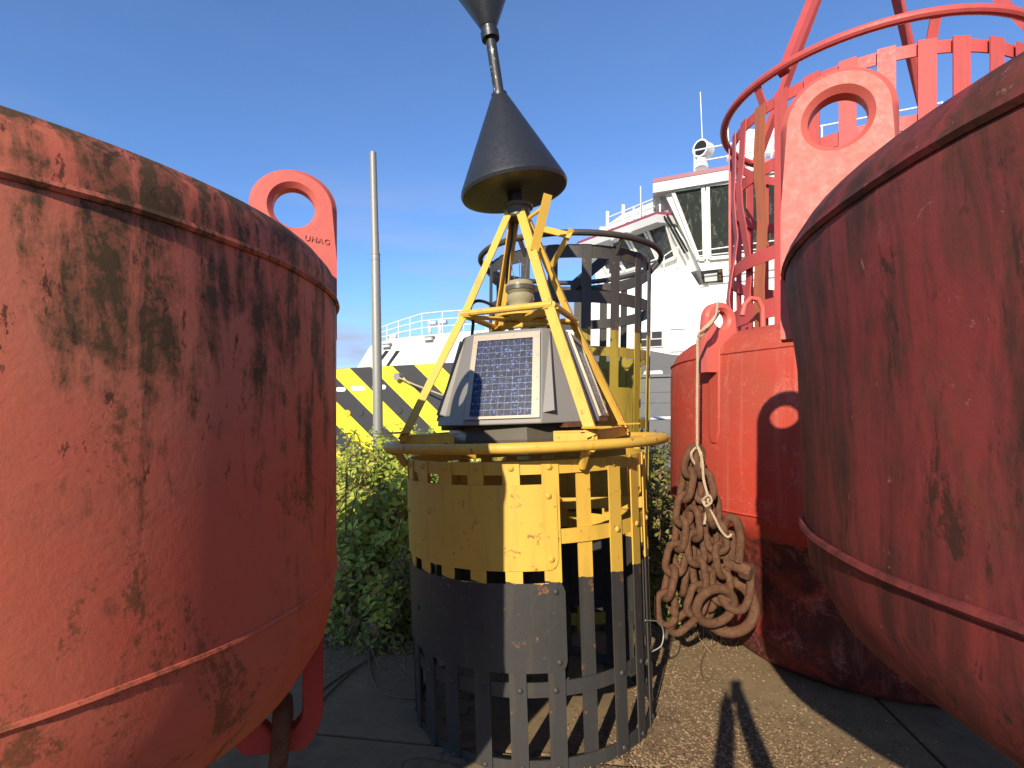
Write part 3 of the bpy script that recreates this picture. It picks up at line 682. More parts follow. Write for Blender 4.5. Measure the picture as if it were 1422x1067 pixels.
# black cable
cb = [yp(655, 485, 3.46), yp(655.5, 466, 3.44), yp(657, 446, 3.42), yp(653, 432, 3.40), yp(656, 422, 3.40), yp(664, 418, 3.40), yp(677, 421, 3.42), yp(692, 430, 3.46)]
MB().tube(smoothpts(cb), .010, 8).build('cable', M_cable, YB)
MB().tube(smoothpts([yp(712, 300, 3.55), yp(711, 330, 3.56), yp(706, 360, 3.58), yp(703, 395, 3.6)]), .009, 8).build('cable', M_cable, YB)

# ------------------------------------------------------------------ black over yellow cage behind
BC = thing('cage_buoy', 'weathered cage buoy behind the yellow one, black bars above and yellow below', 'buoy', (.52, 5.35, 0), (R_(.8), R_(.6), 0))
for (a, b) in ((.1, .2), (.9, .98), (1.75, 1.83), (2.36, 2.44), (2.80, 2.90), (3.17, 3.28)):
    MB().shell(.755, .010, 0, 360, a, b, 72).build('hoop', M_cage, BC)
zz = [0, .6, 1.2, 1.8, 2.4, 2.8, 3.28]
c0 = slat_strip(.766, .082, zz, .009).build('slat', M_cage, BC); c0.rotation_euler = (0, 0, R_(5))
for k in range(1, 18):
    o = copy_part(c0, BC); o.rotation_euler = (0, 0, R_(5 + 20 * k + rnd.uniform(-2, 2)))
MB().tube([pol(.86, 360 * k / 80, 3.345) for k in range(80)], .026, 10, True).build('ring_rail', M_cage, BC)
for k in range(6): MB().tube([pol(.86, 25 + 60 * k, 3.34), pol(.765, 25 + 60 * k, 3.22)], .02, 8).build('ring_strut', M_cage, BC)
MB().shell(.775, .006, 110, 250, 1.60, 2.36, corner=.05).build('cover_plate', M_cage, BC)
MB().shell(.775, .006, -60, 40, 1.2, 2.1, corner=.05).build('cover_plate', M_cage, BC)
for (p, q) in ((pol(.2, 0, 3.05), pol(.75, 62, 2.86)), (pol(.75, 20, 3.2), pol(.2, 0, 3.05))):
    MB().bar(p, q, .10, .012, (0, 0, 1)).build('inner_brace', M_cage, BC)
MB().lathe([(0, 2.32), (.14, 2.32), (.14, 2.0), (.3, 1.95), (.3, .1), (0, .1)], 20).build('tail_tube', M_cage, BC)

# ------------------------------------------------------------------ chain bundle and rope
LINKL, BARR = .255, .0235
def link_mesh():
    pts = []; hw = .062; hl = LINKL / 2 - BARR - hw
    for k in range(9): a = pi * k / 8; pts.append((hw * cos(a), 0, hl + hw * sin(a)))
    for k in range(9): a = pi + pi * k / 8; pts.append((hw * cos(a), 0, -hl + hw * sin(a)))
    return MB().tube(pts, BARR, 10, True)
CH = thing('rusty_chain', 'bundle of heavy rusty chain links hung by rope against the bright red buoy', 'chain', px(968, 630, 3.66))
C0 = CH.location.copy(); lk = link_mesh().build('link', M_rust, CH); used = [False]
def place_link(c, d, tw):
    o = copy_part(lk, CH) if used[0] else lk; used[0] = True
    d = d.normalized(); ref = Vector((cos(tw), sin(tw), 0)); x = (ref - d * ref.dot(d)).normalized(); y = d.cross(x)
    o.matrix_local = Matrix.Translation(c - C0) @ Matrix((( x.x, y.x, d.x, 0), (x.y, y.y, d.y, 0), (x.z, y.z, d.z, 0), (0, 0, 0, 1)))
PITCH = LINKL - 4 * BARR + .004
def strand(pts, tw0=0.3, depth=None):
    P = smoothpts([px(*p) for p in pts], 10); acc = 0; nxt = PITCH / 2; tot = []; i = 0
    for a, b in zip(P[:-1], P[1:]):
        sl = (b - a).length
        while acc + sl >= nxt:
            t = (nxt - acc) / sl; tot.append((a.lerp(b, t), (b - a))); nxt += PITCH
        acc += sl
    for k, (c, d) in enumerate(tot): place_link(c + Vector((rnd.uniform(-.006, .006), 0, rnd.uniform(-.006, .006))), d, tw0 + (k % 2) * pi / 2 + rnd.uniform(-.25, .25))
strand([(968, 624, 3.66), (956, 664, 3.64), (948, 715, 3.63), (941, 770, 3.62), (930, 815, 3.60), (926, 850, 3.58), (943, 866, 3.56), (960, 850, 3.56), (972, 812, 3.58), (966, 760, 3.60), (960, 700, 3.62)], .2)
strand([(969, 624, 3.68), (974, 665, 3.64), (984, 706, 3.58), (994, 750, 3.56), (1002, 788, 3.55), (1001, 830, 3.55)], .9)
strand([(966, 640, 3.72), (966, 700, 3.72), (974, 756, 3.70), (984, 800, 3.70), (980, 850, 3.68)], .5)
strand([(962, 652, 3.76), (952, 730, 3.76), (950, 790, 3.74), (944, 838, 3.74)], 1.2)
strand([(985, 690, 3.70), (990, 740, 3.72), (988, 800, 3.74), (975, 845, 3.74)], .1)
def ringobj(name, pts, r): return MB().tube(pts, r, 12, True).build(name, M_rust, None)
def torus_px(x, y, d, R, r, tilt, yaw):
    c = px(x, y, d); m = Matrix.Rotation(yaw, 3, 'Z') @ Matrix.Rotation(tilt, 3, 'X')
    return [c + m @ Vector((R * cos(2 * pi * k / 40), 0, R * sin(2 * pi * k / 40))) for k in range(40)]
tag(ringobj('mooring_ring', torus_px(993, 842, 3.50, .125, .030, .25, .15), .030), 'thick rusty mooring ring threaded on the lowest chain links', 'ring')
tag(ringobj('mooring_ring', torus_px(1010, 842, 3.64, .165, .036, -.2, -.35), .036), 'larger rusty mooring ring behind the thick one, at the bottom of the chain bundle', 'ring')
SK_ = thing('shackle', 'rusty bow shackle with a big bolt, tied beside the chain bundle', 'shackle', px(1030, 790, 3.55)); q0 = SK_.location.copy()
ub = [px(*p) - q0 for p in ((1042, 792, 3.50), (1041, 825, 3.50), (1032, 846, 3.50), (1016, 846, 3.51), (1003, 832, 3.52), (1000, 815, 3.53))]
MB().tube(smoothpts(ub), .026, 12).build('bow', M_rust, SK_)
ub = [px(*p) - q0 for p in ((1026, 780, 3.52), (1028, 745, 3.50), (1022, 724, 3.50), (1012, 720, 3.52), (1005, 735, 3.56), (1006, 770, 3.60))]
MB().tube(smoothpts(ub), .028, 12).build('bow', M_rust, SK_)
MB().tube([px(1008, 782, 3.60) - q0, px(1043, 796, 3.47) - q0], .032, 14).build('bolt', M_rust, SK_)
MB().lathe([(0, .035), (.05, .035), (.055, .02), (.055, -.02), (.05, -.035), (0, -.035)], 6, px(1037, 793, 3.485) - q0, (px(1043, 796, 3.47) - px(1008, 782, 3.60)).to_track_quat('Z', 'Y').to_matrix()).build('nut', M_rust, SK_)
MB().box(px(1013, 758, 3.60) - q0, (.13, .05, .20), Matrix.Rotation(.25, 3, 'Y')).build('cheek_plate', M_rust, SK_, bevel=.02)
RP = thing('rope', 'pale twisted rope from the bright red buoy lifting eye down to the chain', 'rope', px(968, 470, 3.70)); r0 = RP.location.copy()
def twisted(pts, r, turns=60):
    P = smoothpts(pts, 12); ob = []
    for s_ in range(3):
        q = []; acc = 0
        for i, p in enumerate(P):
            if i: acc += (p - P[i - 1]).length
            t = (P[min(i + 1, len(P) - 1)] - P[max(0, i - 1)]).normalized(); u = t.orthogonal().normalized(); v = t.cross(u)
            a = acc / (r * 5.5) * 2 * pi / 1 + s_ * 2 * pi / 3; q.append(p + (u * cos(a) + v * sin(a)) * r * .55)
        ob.append(q)
    return ob
def dens(pts, step=.006):
    P = [Vector(p) for p in pts]; o = [P[0]]
    for a, b in zip(P[:-1], P[1:]):
        n = max(1, int((b - a).length / step)); o += [a.lerp(b, (k + 1) / n) for k in range(n)]
    return o
def rope(name, pts, r=.0085):
    mb = MB(); base = dens(smoothpts(pts, 8)); qs = []
    for s_ in range(3):
        q = []; acc = 0
        for i, p in enumerate(base):
            if i: acc += (p - base[i - 1]).length
            t = (base[min(i + 1, len(base) - 1)] - base[max(0, i - 1)]).normalized()
            u = t.cross(Vector((.31, .9, .12))).normalized(); v = t.cross(u); a = acc / (r * 7) * 2 * pi + s_ * 2 * pi / 3
            q.append(p + (u * cos(a) + v * sin(a)) * r * .5)
        mb.tube(q, r * .62, 6)
    return mb.build(name, M_rope, RP)
rope('rope_line', [px(*p) - r0 for p in ((998, 432, 3.66), (988, 446, 3.62), (976, 458, 3.60), (969, 470, 3.60), (968.5, 500, 3.60), (968, 560, 3.60), (968, 618, 3.60))])
rope('rope_wrap', [px(*p) - r0 for p in ((997, 420, 3.72), (994, 438, 3.60), (985, 452, 3.59), (971, 462, 3.585), (972, 468, 3.60), (984, 456, 3.64), (998, 436, 3.68))], .008)
rope('rope_loop', [px(*p) - r0 for p in ((966, 622, 3.60), (960, 630, 3.58), (962, 640, 3.60), (972, 650, 3.60), (974, 632, 3.58), (969, 622, 3.60))])
rope('rope_tail', [px(*p) - r0 for p in ((968, 618, 3.60), (975, 640, 3.57), (977, 665, 3.55), (983, 692, 3.52), (981, 710, 3.52), (978, 728, 3.53))])
rope('rope_knot', [px(*p) - r0 for p in ((976, 694, 3.52), (984, 688, 3.49), (988, 697, 3.49), (980, 703, 3.51), (976, 694, 3.53), (990, 715, 3.50), (1000, 735, 3.49), (1010, 746, 3.48), (1016, 742, 3.48))], .0075)

# ------------------------------------------------------------------ steel pole
PO = thing('steel_pole', 'tall plain galvanised steel pole rising out of the brambles', 'pole', px(526, 600, 7.4) * Vector((1, 1, 0)) if False else (px(526, 760, 7.4).x, 7.4, 0))
p0 = PO.location
m = MB(); pts = [Vector((0, 0, 0)), px(524.6, 560, 7.4) - p0, px(521.5, 355, 7.4) - p0, px(521.3, 352, 7.4) - p0, px(518, 212, 7.4) - p0]
m.tube(pts, [.070, .066, .060, .052, .044], 18).build('post', M_galv, PO)
for yy in (352, 360): MB().tube([px(521.5, yy, 7.4) - p0, px(521.5, yy + 2.5, 7.4) - p0], .063, 18).build('joint_band', M_galv, PO)

# ------------------------------------------------------------------ ship
SHIP = thing('moored_ship', 'white ship with raked bridge windows and black and yellow striped bow', 'ship', (Kc.x, Kc.y, -1.9)); S0 = SHIP.location.copy()
def SP(x, y, o=0.0):
    d = Vector(((x - CX) / F, 1.0)); t = (o + Kc.dot(nin)) / d.dot(nin); return Vector((d.x * t, t, CZ + (HY - y) / F * t))
n3 = Vector((nin.x, nin.y, 0)); b3 = Vector((bdir.x, bdir.y, 0))
def sprism(name, pxs, o, depth, mat, parent=SHIP, bevel=0.0):
    return MB().prism([SP(x, y, o) - S0 for x, y in pxs], n3 * depth).build(name, mat, parent, smooth=False, bevel=bevel)
hull = sprism('hull', [(120, 535), (300, 520), (470, 512), (640, 503), (760, 492), (885, 484), (930, 492), (1100, 512), (1420, 560), (2400, 690), (2400, 1100), (1500, 860), (1000, 720), (120, 640)], 0.0, 9.0, M_shipgrey)
# stripes on the bulwark (bands of paint, thin sheets)
def stripe_at(xt):          # band from xt on the top edge, slanting right and down
    yt = 512 - (xt - 470) * 9 / 170
    return xt, yt
xs = [(486 - 59 * 4 - 29, 486 - 59 * 4)]
edges = [425, 455, 486, 515, 545, 575, 609, 640]
lft = [(300, 332), (362, 392), (425 - 2, 455), (None, None)]
def stripe(x0, x1, mat):
    sl = 1.0; yb = 640
    y0, y1 = 512.3 - (x0 - 470) * .053, 512.3 - (x1 - 470) * .053
    sprism('paint_stripe', [(x0, y0 + .3), (x1, y1 + .3), (x1 + (yb - y1) * sl, yb), (x0 + (yb - y0) * sl, yb)], -.012, .010, mat, hull)
k = 0
bounds = [207, 238, 269, 300, 331, 362, 393, 424, 455, 486, 515, 545, 575, 609, 642, 676]
for a, b in zip(bounds[:-1], bounds[1:]):
    stripe(a, b, M_syel if k % 2 == 0 else M_sblk); k += 1
# freeing ports, hawse holes and plate edges
for (x0, x1, y0, y1) in ((466, 480, 538, 544), (487, 507, 536.5, 542.5), (517, 536, 534.5, 541)):
    yc, rr = (y0 + y1) / 2, (y1 - y0) / 2
    pts = [(x0 + rr + rr * cos(R_(a)), yc + rr * sin(R_(a))) for a in range(90, 271, 30)] + [(x1 - rr + rr * cos(R_(a)), yc + rr * sin(R_(a))) for a in range(-90, 91, 30)]
    sprism('freeing_port', pts, -.03, .02, M_white, hull)
for (x, y, r, mt) in ((482, 574, 4.6, M_sdisc), (499.5, 573, 5, M_sblk), (553, 570.5, 5, M_sblk)):
    sprism('hull_disc', [(x + r * cos(R_(a)), y + r * sin(R_(a))) for a in range(0, 360, 20)], -.05, .04, mt, hull)
c = SP(555.5, 524, -.02) - S0
MB().tube([c + n3 * .05, c - n3 * .28], .17, 20).build('fairlead', M_galv, hull)
MB().tube([c - n3 * .22, SP(575, 534, -.5) - S0, SP(612, 548, -.9) - S0, SP(760, 592, -3.0) - S0], .035, 8).build('mooring_line', M_rope, hull)
sprism('rubbing_strake', [(860, 522.5), (1100, 514), (1420, 505), (1420, 512), (1100, 518), (860, 525.5)], -.10, .12, M_shipgrey2, hull)
sprism('hull_plate', [(862, 527), (1000, 522), (1000, 700), (862, 640)], -.02, .03, M_shipgrey2, hull)
for yy in (545, 560): sprism('plate_edge', [(864, yy), (1000, yy - 2), (1000, yy - 1.3), (864, yy + .7)], -.035, .02, M_shipgrey, hull)
sprism('freeing_port', [(893, 520.5), (895, 515.5), (918, 514.2), (920.5, 516), (920.5, 519.8)], -.03, .02, M_gray2, hull)
# forecastle house
fh = sprism('forecastle_house', [(492, 516), (512, 483), (519, 476.5), (560, 468.5), (620, 462.5), (690, 457), (760, 454), (830, 452), (830, 515)], .5, 6.5, M_white, bevel=.05)
for (x0, x1) in ((536, 548), (520, 533)): sprism('slit_window', [(x0, 508), (x0 + 4, 508), (x1 + 7, 487.5), (x1 + 2, 487)], .47, .05, M_dark, fh)
for (x, y) in ((535, 481), (594, 471)):
    q = SP(x, y, .35) - S0; MB().box(q, (.45, .14, .10), Matrix.Rotation(math.atan2(bdir.y, bdir.x), 3, 'Z')).build('deck_lamp', M_whitedull, fh)
    MB().box(q + Vector((.03, 0, .12)), (.55, .2, .05), Matrix.Rotation(math.atan2(bdir.y, bdir.x), 3, 'Z')).build('lamp_hood', M_gray2, fh)
def railing(name, posts, parent, o, levels=(1, .66, .33), r=.022):
    m = MB(); P = [(SP(x, yt, o) - S0, SP(x, yb, o) - S0) for x, yt, yb in posts]
    rl = bpy.data.objects.new(name, None); col.objects.link(rl); rl.parent = parent
    for t, b in P: MB().tube([b, t], r * 1.1, 7).build('stanchion', M_whitedull, rl)
    for lv in levels: MB().tube([b.lerp(t, lv) for t, b in P], r, 7).build('rail_bar', M_whitedull, rl)
    return rl
railing('deck_rail', [(519, 459, 477), (527, 456, 475.5), (537.5, 451.6, 474), (553.4, 446, 470), (569.4, 441, 467.5), (585.9, 435.6, 465.5), (614.4, 432.8, 463), (644, 431, 460.5), (675, 431, 458.5), (705, 431.5, 456.8), (740, 432, 455)], SHIP, .6)
for (x, h) in ((597, 17), (611, 18)):
    q0_, q1_ = SP(x, 463, 1.0) - S0, SP(x, 463 - h, 1.0) - S0; MB().tube([q0_, q1_], .09, 12).build('vent_pipe', M_whitedull, SHIP)
    MB().tube([q1_ - Vector((0, 0, .12)), q1_ - b3 * .35 - Vector((0, 0, .12))], .10, 12).build('vent_head', M_whitedull, SHIP)
MB().box(SP(545, 470, .9) - S0, (.4, .3, .3)).build('deck_box', M_whitedull, SHIP)
# mid house and its window
mh = sprism('deckhouse', [(798, 409), (822, 404), (893, 380), (953, 369), (976, 404), (998, 436), (1420, 436), (1420, 600), (1100, 514), (930, 494), (885, 486), (798, 492)], .3, 7.0, M_white, bevel=.04)
def window(parent, x0, y0, x1, y1, o, skew=0.0, frame=M_rusty, glass=M_glassg, bars=True):
    f = MB(); fr = 1.6
    pts = lambda a, b, c_, d: [(a, b + skew * (a - x0)), (c_, b + skew * (c_ - x0)), (c_, d + skew * (c_ - x0)), (a, d + skew * (a - x0))]
    g = sprism('window', pts(x0, y0, x1, y1), o - .02, .05, glass, parent)
    def fb(*a): sprism('window_frame', pts(*a), o - .06, .06, frame, g)
    fb(x0 - 1.8, y0 - 1.8, x1 + 1.8, y0); fb(x0 - 1.8, y1, x1 + 1.8, y1 + 1.8); fb(x0 - 1.8, y0, x0, y1); fb(x1, y0, x1 + 1.8, y1)
    if bars:
        fb(x0, (y0 + y1) / 2 - .9, x1, (y0 + y1) / 2 + .7); fb((x0 + x1) / 2 - 1, y0, (x0 + x1) / 2 + 1, (y0 + y1) / 2 - .9)
window(mh, 889.5, 462, 919, 482, .3, -.05)
window(mh, 932, 457.5, 951, 487, .3, -.03, M_gray2, M_aqua, False)
sprism('deckhouse', [(962, 396), (1420, 388), (1420, 560), (1000, 500), (962, 470)], 1.3, 5.0, M_white)
# bridge: left section (facing forward) and near section (facing the camera)
def PL(p, a, b, c_):        # ray through pixel onto plane a,b,c
    d = Vector(((p[0] - CX) / F, 1.0, (HY - p[1]) / F)); n = (b - a).cross(c_ - a); o = Vector((0, 0, CZ)); t = n.dot(a - o) / n.dot(d); return o + d * t
A1, A2, A3 = px(911, 302, 20.5), px(803, 343, 20.5 * 283 / 242), px(942, 359, 20.9)
nL = (A2 - A1).cross(A3 - A1).normalized()
if nL.y < 0: nL.negate()
def lp_(pts, off, th, name, mat, parent):
    return MB().prism([PL(p, A1, A2, A3) - S0 + nL * off for p in pts], nL * th).build(name, mat, parent, smooth=False)
bl = lp_([(911, 299), (803, 341), (838, 408), (990, 372), (942, 330)], .10, 3.2, 'bridge_front', M_white, SHIP)
for q in ([(898.5, 319.5), (923.5, 309.8), (937.5, 358.5), (918, 366.5)], [(871.5, 328), (893, 319.5), (914, 366), (893, 371)], [(846, 334), (866, 329), (889, 370), (868, 377)], [(821, 342.5), (841, 335), (866, 377), (845, 383)]):
    g = lp_(q, .055, .06, 'bridge_window', M_glass, bl)
    for i in range(4):
        a_, b_ = PL(q[i], A1, A2, A3), PL(q[(i + 1) % 4], A1, A2, A3); MB().bar(a_ - S0 + nL * .05, b_ - S0 + nL * .05, .09, .09, nL).build('window_frame', M_white, g)
# roof over left section
e_a, e_b = px(912, 297.5, 20.2), px(801, 339.5, 20.2 * 287.5 / 245.5); e_b.z = e_a.z
inn = Vector((.97, .217, 0))
for (dz, th, mt, nm) in ((0, .10, M_maroon, 'roof_edge'), (-.30, .298, M_gray2, 'roof_soffit')):
    MB().prism([e_a - S0 + Vector((0, 0, dz)), e_b - S0 + Vector((0, 0, dz)), e_b - S0 + inn * 6 + Vector((0, 0, dz)), e_a - S0 + inn * 6 + Vector((0, 0, dz))], (0, 0, th)).build(nm, mt, SHIP, smooth=False)
rl = bpy.data.objects.new('roof_rail', None); col.objects.link(rl); rl.parent = SHIP
Pt = [e_a.lerp(e_b, t) + Vector((.15, .1, .1)) for t in (0, .2, .42, .62)]
for p in Pt: MB().tube([p - S0, p - S0 + Vector((0, 0, .62))], .035, 7).build('stanchion', M_whitedull, rl)
for h in (.30, .60): MB().tube([p - S0 + Vector((0, 0, h)) for p in Pt], .028, 7).build('rail_bar', M_whitedull, rl)
for t in (.42, .62): p = e_a.lerp(e_b, t) + Vector((.15, .1, .1)); MB().tube([p - S0, p - S0 + Vector((0, 0, .85))], .07, 10).build('post_lamp', M_whitedull, SHIP)
MB().tube([px(890, 300, 20.8) - S0, px(889.5, 259, 20.8) - S0], .02, 6).build('whip_aerial', M_whitedull, SHIP)
MB().tube([px(880, 305, 21.2) - S0, px(880, 287, 21.2) - S0], .04, 6).build('whip_aerial', M_whitedull, SHIP)
MB().box(px(838, 322, 22.5) - S0, (.35, .3, .3)).build('horn', M_whitedull, SHIP)
MB().box(px(862, 327, 21.4) - S0, (1.1, .25, .12), Matrix.Rotation(R_(110), 3, 'Z')).build('deck_lamp', M_whitedull, SHIP)
# near section
B1, B2, B3 = SP(920, 262, 0), SP(1019, 249, 0), SP(971, 362, .85)
nB = (B2 - B1).cross(B3 - B1).normalized()
if nB.y < 0: nB.negate()
def bp_(pts, off, th, name, mat, parent):
    return MB().prism([PL(p, B1, B2, B3) - S0 + nB * off for p in pts], nB * th).build(name, mat, parent, smooth=False)
bs = bp_([(917, 258), (1180, 226), (1500, 188), (1500, 430), (1180, 408), (989, 408)], .06, 4.5, 'bridge_side', M_white, SHIP)
wq = [[(934, 265), (976.5, 258.3), (978.5, 359.5), (970.5, 359.8)], [(983, 257.3), (1052, 247), (1055, 352), (985.5, 359)], [(1060, 246), (1140, 235), (1141, 340), (1062, 351)], [(1150, 234), (1250, 221), (1251, 330), (1151, 339)]]
for q in wq:
    g = bp_(q, .02, .06, 'bridge_window', M_glass, bs)
    for i in range(4):
        a_, b_ = PL(q[i], B1, B2, B3), PL(q[(i + 1) % 4], B1, B2, B3); MB().bar(a_ - S0 + nB * .02, b_ - S0 + nB * .02, .14, .12, nB).build('window_frame', M_white, g)
# raked end face
E = [px(908, 256, 20.1), px(917, 258.5, 20.02), px(989, 408, 20.7), px(976, 408, 22.0), px(912, 299, 21.0)]
MB().prism([p - S0 for p in E], b3 * -.4 + n3 * .2).build('bridge_end', M_gray2, SHIP, smooth=False)
for (xa, ya, xb, yb) in ((922, 300, 951, 352), (926, 298, 955, 350)):
    MB().bar(px(xa, ya, 20.15) - S0, px(xb, yb, 20.4) - S0, .05, .05).build('end_pipe', M_cable, SHIP)
# nav light recess
NV = bp_([(972.5, 377), (1003, 373.5), (1004.5, 391.5), (976, 393.5)], .0, .07, 'nav_light_recess', M_dark, bs)
bp_([(978, 381), (996, 379), (996, 390), (979, 391.5)], -.03, .05, 'nav_light_plate', M_gray2, NV)
for yy in (377, 383, 388): MB().lathe([(0, .05), (.05, .04), (.06, 0), (0, 0)], 12, PL((1000, yy), B1, B2, B3) - S0 - nB * .03, (-nB).to_track_quat('Z', 'Y').to_matrix()).build('nav_lamp', M_rust, NV)
# roof of near section
K0 = px(906.5, 254, 19.85); Kz = K0.z
rp = [K0, K0 - b3 * 16, K0 - b3 * 16 + n3 * 6, K0 + n3 * 6 + b3 * 1.0]
MB().prism([p - S0 for p in rp], (0, 0, .14)).build('bridge_roof_edge', M_maroon, SHIP, smooth=False)
MB().prism([p - S0 + Vector((0, 0, -.36)) + n3 * .02 for p in rp], (0, 0, .356)).build('bridge_roof', M_gray2, SHIP, smooth=False)
rl = bpy.data.objects.new('roof_rail', None); col.objects.link(rl); rl.parent = SHIP
Pt = [K0 - b3 * s_ + n3 * .4 + Vector((0, 0, .14)) for s_ in (1.4, 2.6, 3.9, 5.4, 7, 8.6)]
for p in Pt: MB().tube([p - S0, p - S0 + Vector((0, 0, .95))], .03, 7).build('stanchion', M_whitedull, rl)
for h in (.5, .92): MB().tube([p - S0 + Vector((0, 0, h)) for p in Pt], .028, 7).build('rail_bar', M_whitedull, rl)
# searchlight, radar dome, aerials
SLm = bpy.data.objects.new('searchlight', None); col.objects.link(SLm); SLm.parent = SHIP
q = px(974, 235, 20.4) - S0; MB().tube([q, q + Vector((0, 0, .42))], [.26, .16], 18).build('pedestal', M_whitedull, SLm)
q2 = px(978, 208.5, 20.4) - S0; dv = Vector((-.75, -.62, -.05)).normalized()
MB().lathe([(0, -.30), (.22, -.28), (.30, -.2), (.30, .22), (.32, .24), (.32, .28), (.26, .28), (.26, .24), (0, .22)], 28, q2, dv.to_track_quat('Z', 'Y').to_matrix()).build('lamp_drum', M_whitedull, SLm)
MB().lathe([(0, .262), (.25, .262), (.25, .25), (0, .25)], 28, q2, dv.to_track_quat('Z', 'Y').to_matrix()).build('lens', M_dark, SLm)
MB().tube([q2 + Vector((-.3, .1, -.55)), q2 + Vector((-.32, .1, 0))], .04, 8).build('yoke', M_whitedull, SLm)
MB().tube([px(975.5, 199, 20.5) - S0, px(972.5, 128, 20.5) - S0], .018, 6).build('whip_aerial', M_whitedull, SHIP)
MB().tube([px(1014, 232, 20.3) - S0, px(1010.5, 176, 20.3) - S0], .025, 6).build('whip_aerial', M_whitedull, SHIP)
q = px(1040, 215, 21.5) - S0
MB().lathe([(0, -.55), (.5, -.55), (.62, -.2), (.66, .15), (.60, .5), (.42, .78), (.18, .92), (0, .95)], 32, q).build('radar_dome', M_whitedull, SHIP)
MB().box(px(1067, 195, 21.5) - S0, (.55, .5, .9), Matrix.Rotation(.5, 3, 'Y')).build('satellite_box', M_whitedull, SHIP, bevel=.04)
MB().box(px(1055, 214, 21.3) - S0, (2.4, .3, .12), Matrix.Rotation(-.3, 3, 'Z')).build('aerial_shelf', M_whitedull, SHIP)
# walkway rails round the bridge
railing('bridge_rail', [(872, 386, 398), (893, 367, 381), (922, 356, 374), (941, 343, 371)], SHIP, .2, (1, .6))
railing('bridge_rail', [(968, 349, 361), (1020, 342, 356), (1085, 333, 348), (1160, 322, 338)], SHIP, -.3, (1, .4))
railing('stair_rail', [(803, 391, 412), (815, 385, 407), (828, 380, 402), (845, 374, 397)], SHIP, .2, (1, .6))

# ------------------------------------------------------------------ guard rail in the brambles
GR = thing('guard_rail', 'pale horizontal pipe rail low behind the brambles at the quay edge', 'rail', (1.3, 9.0, 0)); g_ = GR.location.copy()
MB().tube([px(840, 583, 9.0) - g_, px(990, 579.5, 9.0) - g_], .03, 10).build('rail_bar', M_whitedull, GR)
for x in (845, 985): MB().tube([px(x, 582, 9.0) - g_, Vector((px(x, 582, 9.0).x, 9.0, 0)) - g_], .03, 10).build('rail_post', M_whitedull, GR)

# ------------------------------------------------------------------ brambles
LEAFLET = [(0, 0, 0), (.20, .42, .02), (-.20, .42, .02), (.24, .70, -.02), (-.24, .70, -.02), (0, 1.0, -.06), (0, .45, -.04), (0, .72, -.06)]
LF = [(0, 1, 6), (0, 6, 2), (1, 3, 7, 6), (2, 6, 7, 4), (3, 5, 7), (4, 7, 5)]
def leaf_cluster(mb, p, nrm, size, rg, count=3):
    nrm = nrm.normalized(); u = nrm.orthogonal().normalized(); a0 = rg.uniform(0, 2 * pi); q = Matrix.Rotation(a0, 3, nrm); u = q @ u
    for k in range(count):
        a = (0, 1.25, -1.25, 2.2, -2.2)[k] + rg.uniform(-.2, .2); s_ = size * (1 if k == 0 else .82) * rg.uniform(.85, 1.1)
        d = Matrix.Rotation(a, 3, nrm) @ u; sd_ = nrm.cross(d); tl = rg.uniform(-.25, .25); nn = (nrm + d * tl).normalized(); d2 = (d - nrm * tl).normalized()
        off = d * size * .12
        mb.add([p + off + (sd_ * v[0] + d2 * v[1] + nn * v[2]) * s_ for v in LEAFLET], LF)
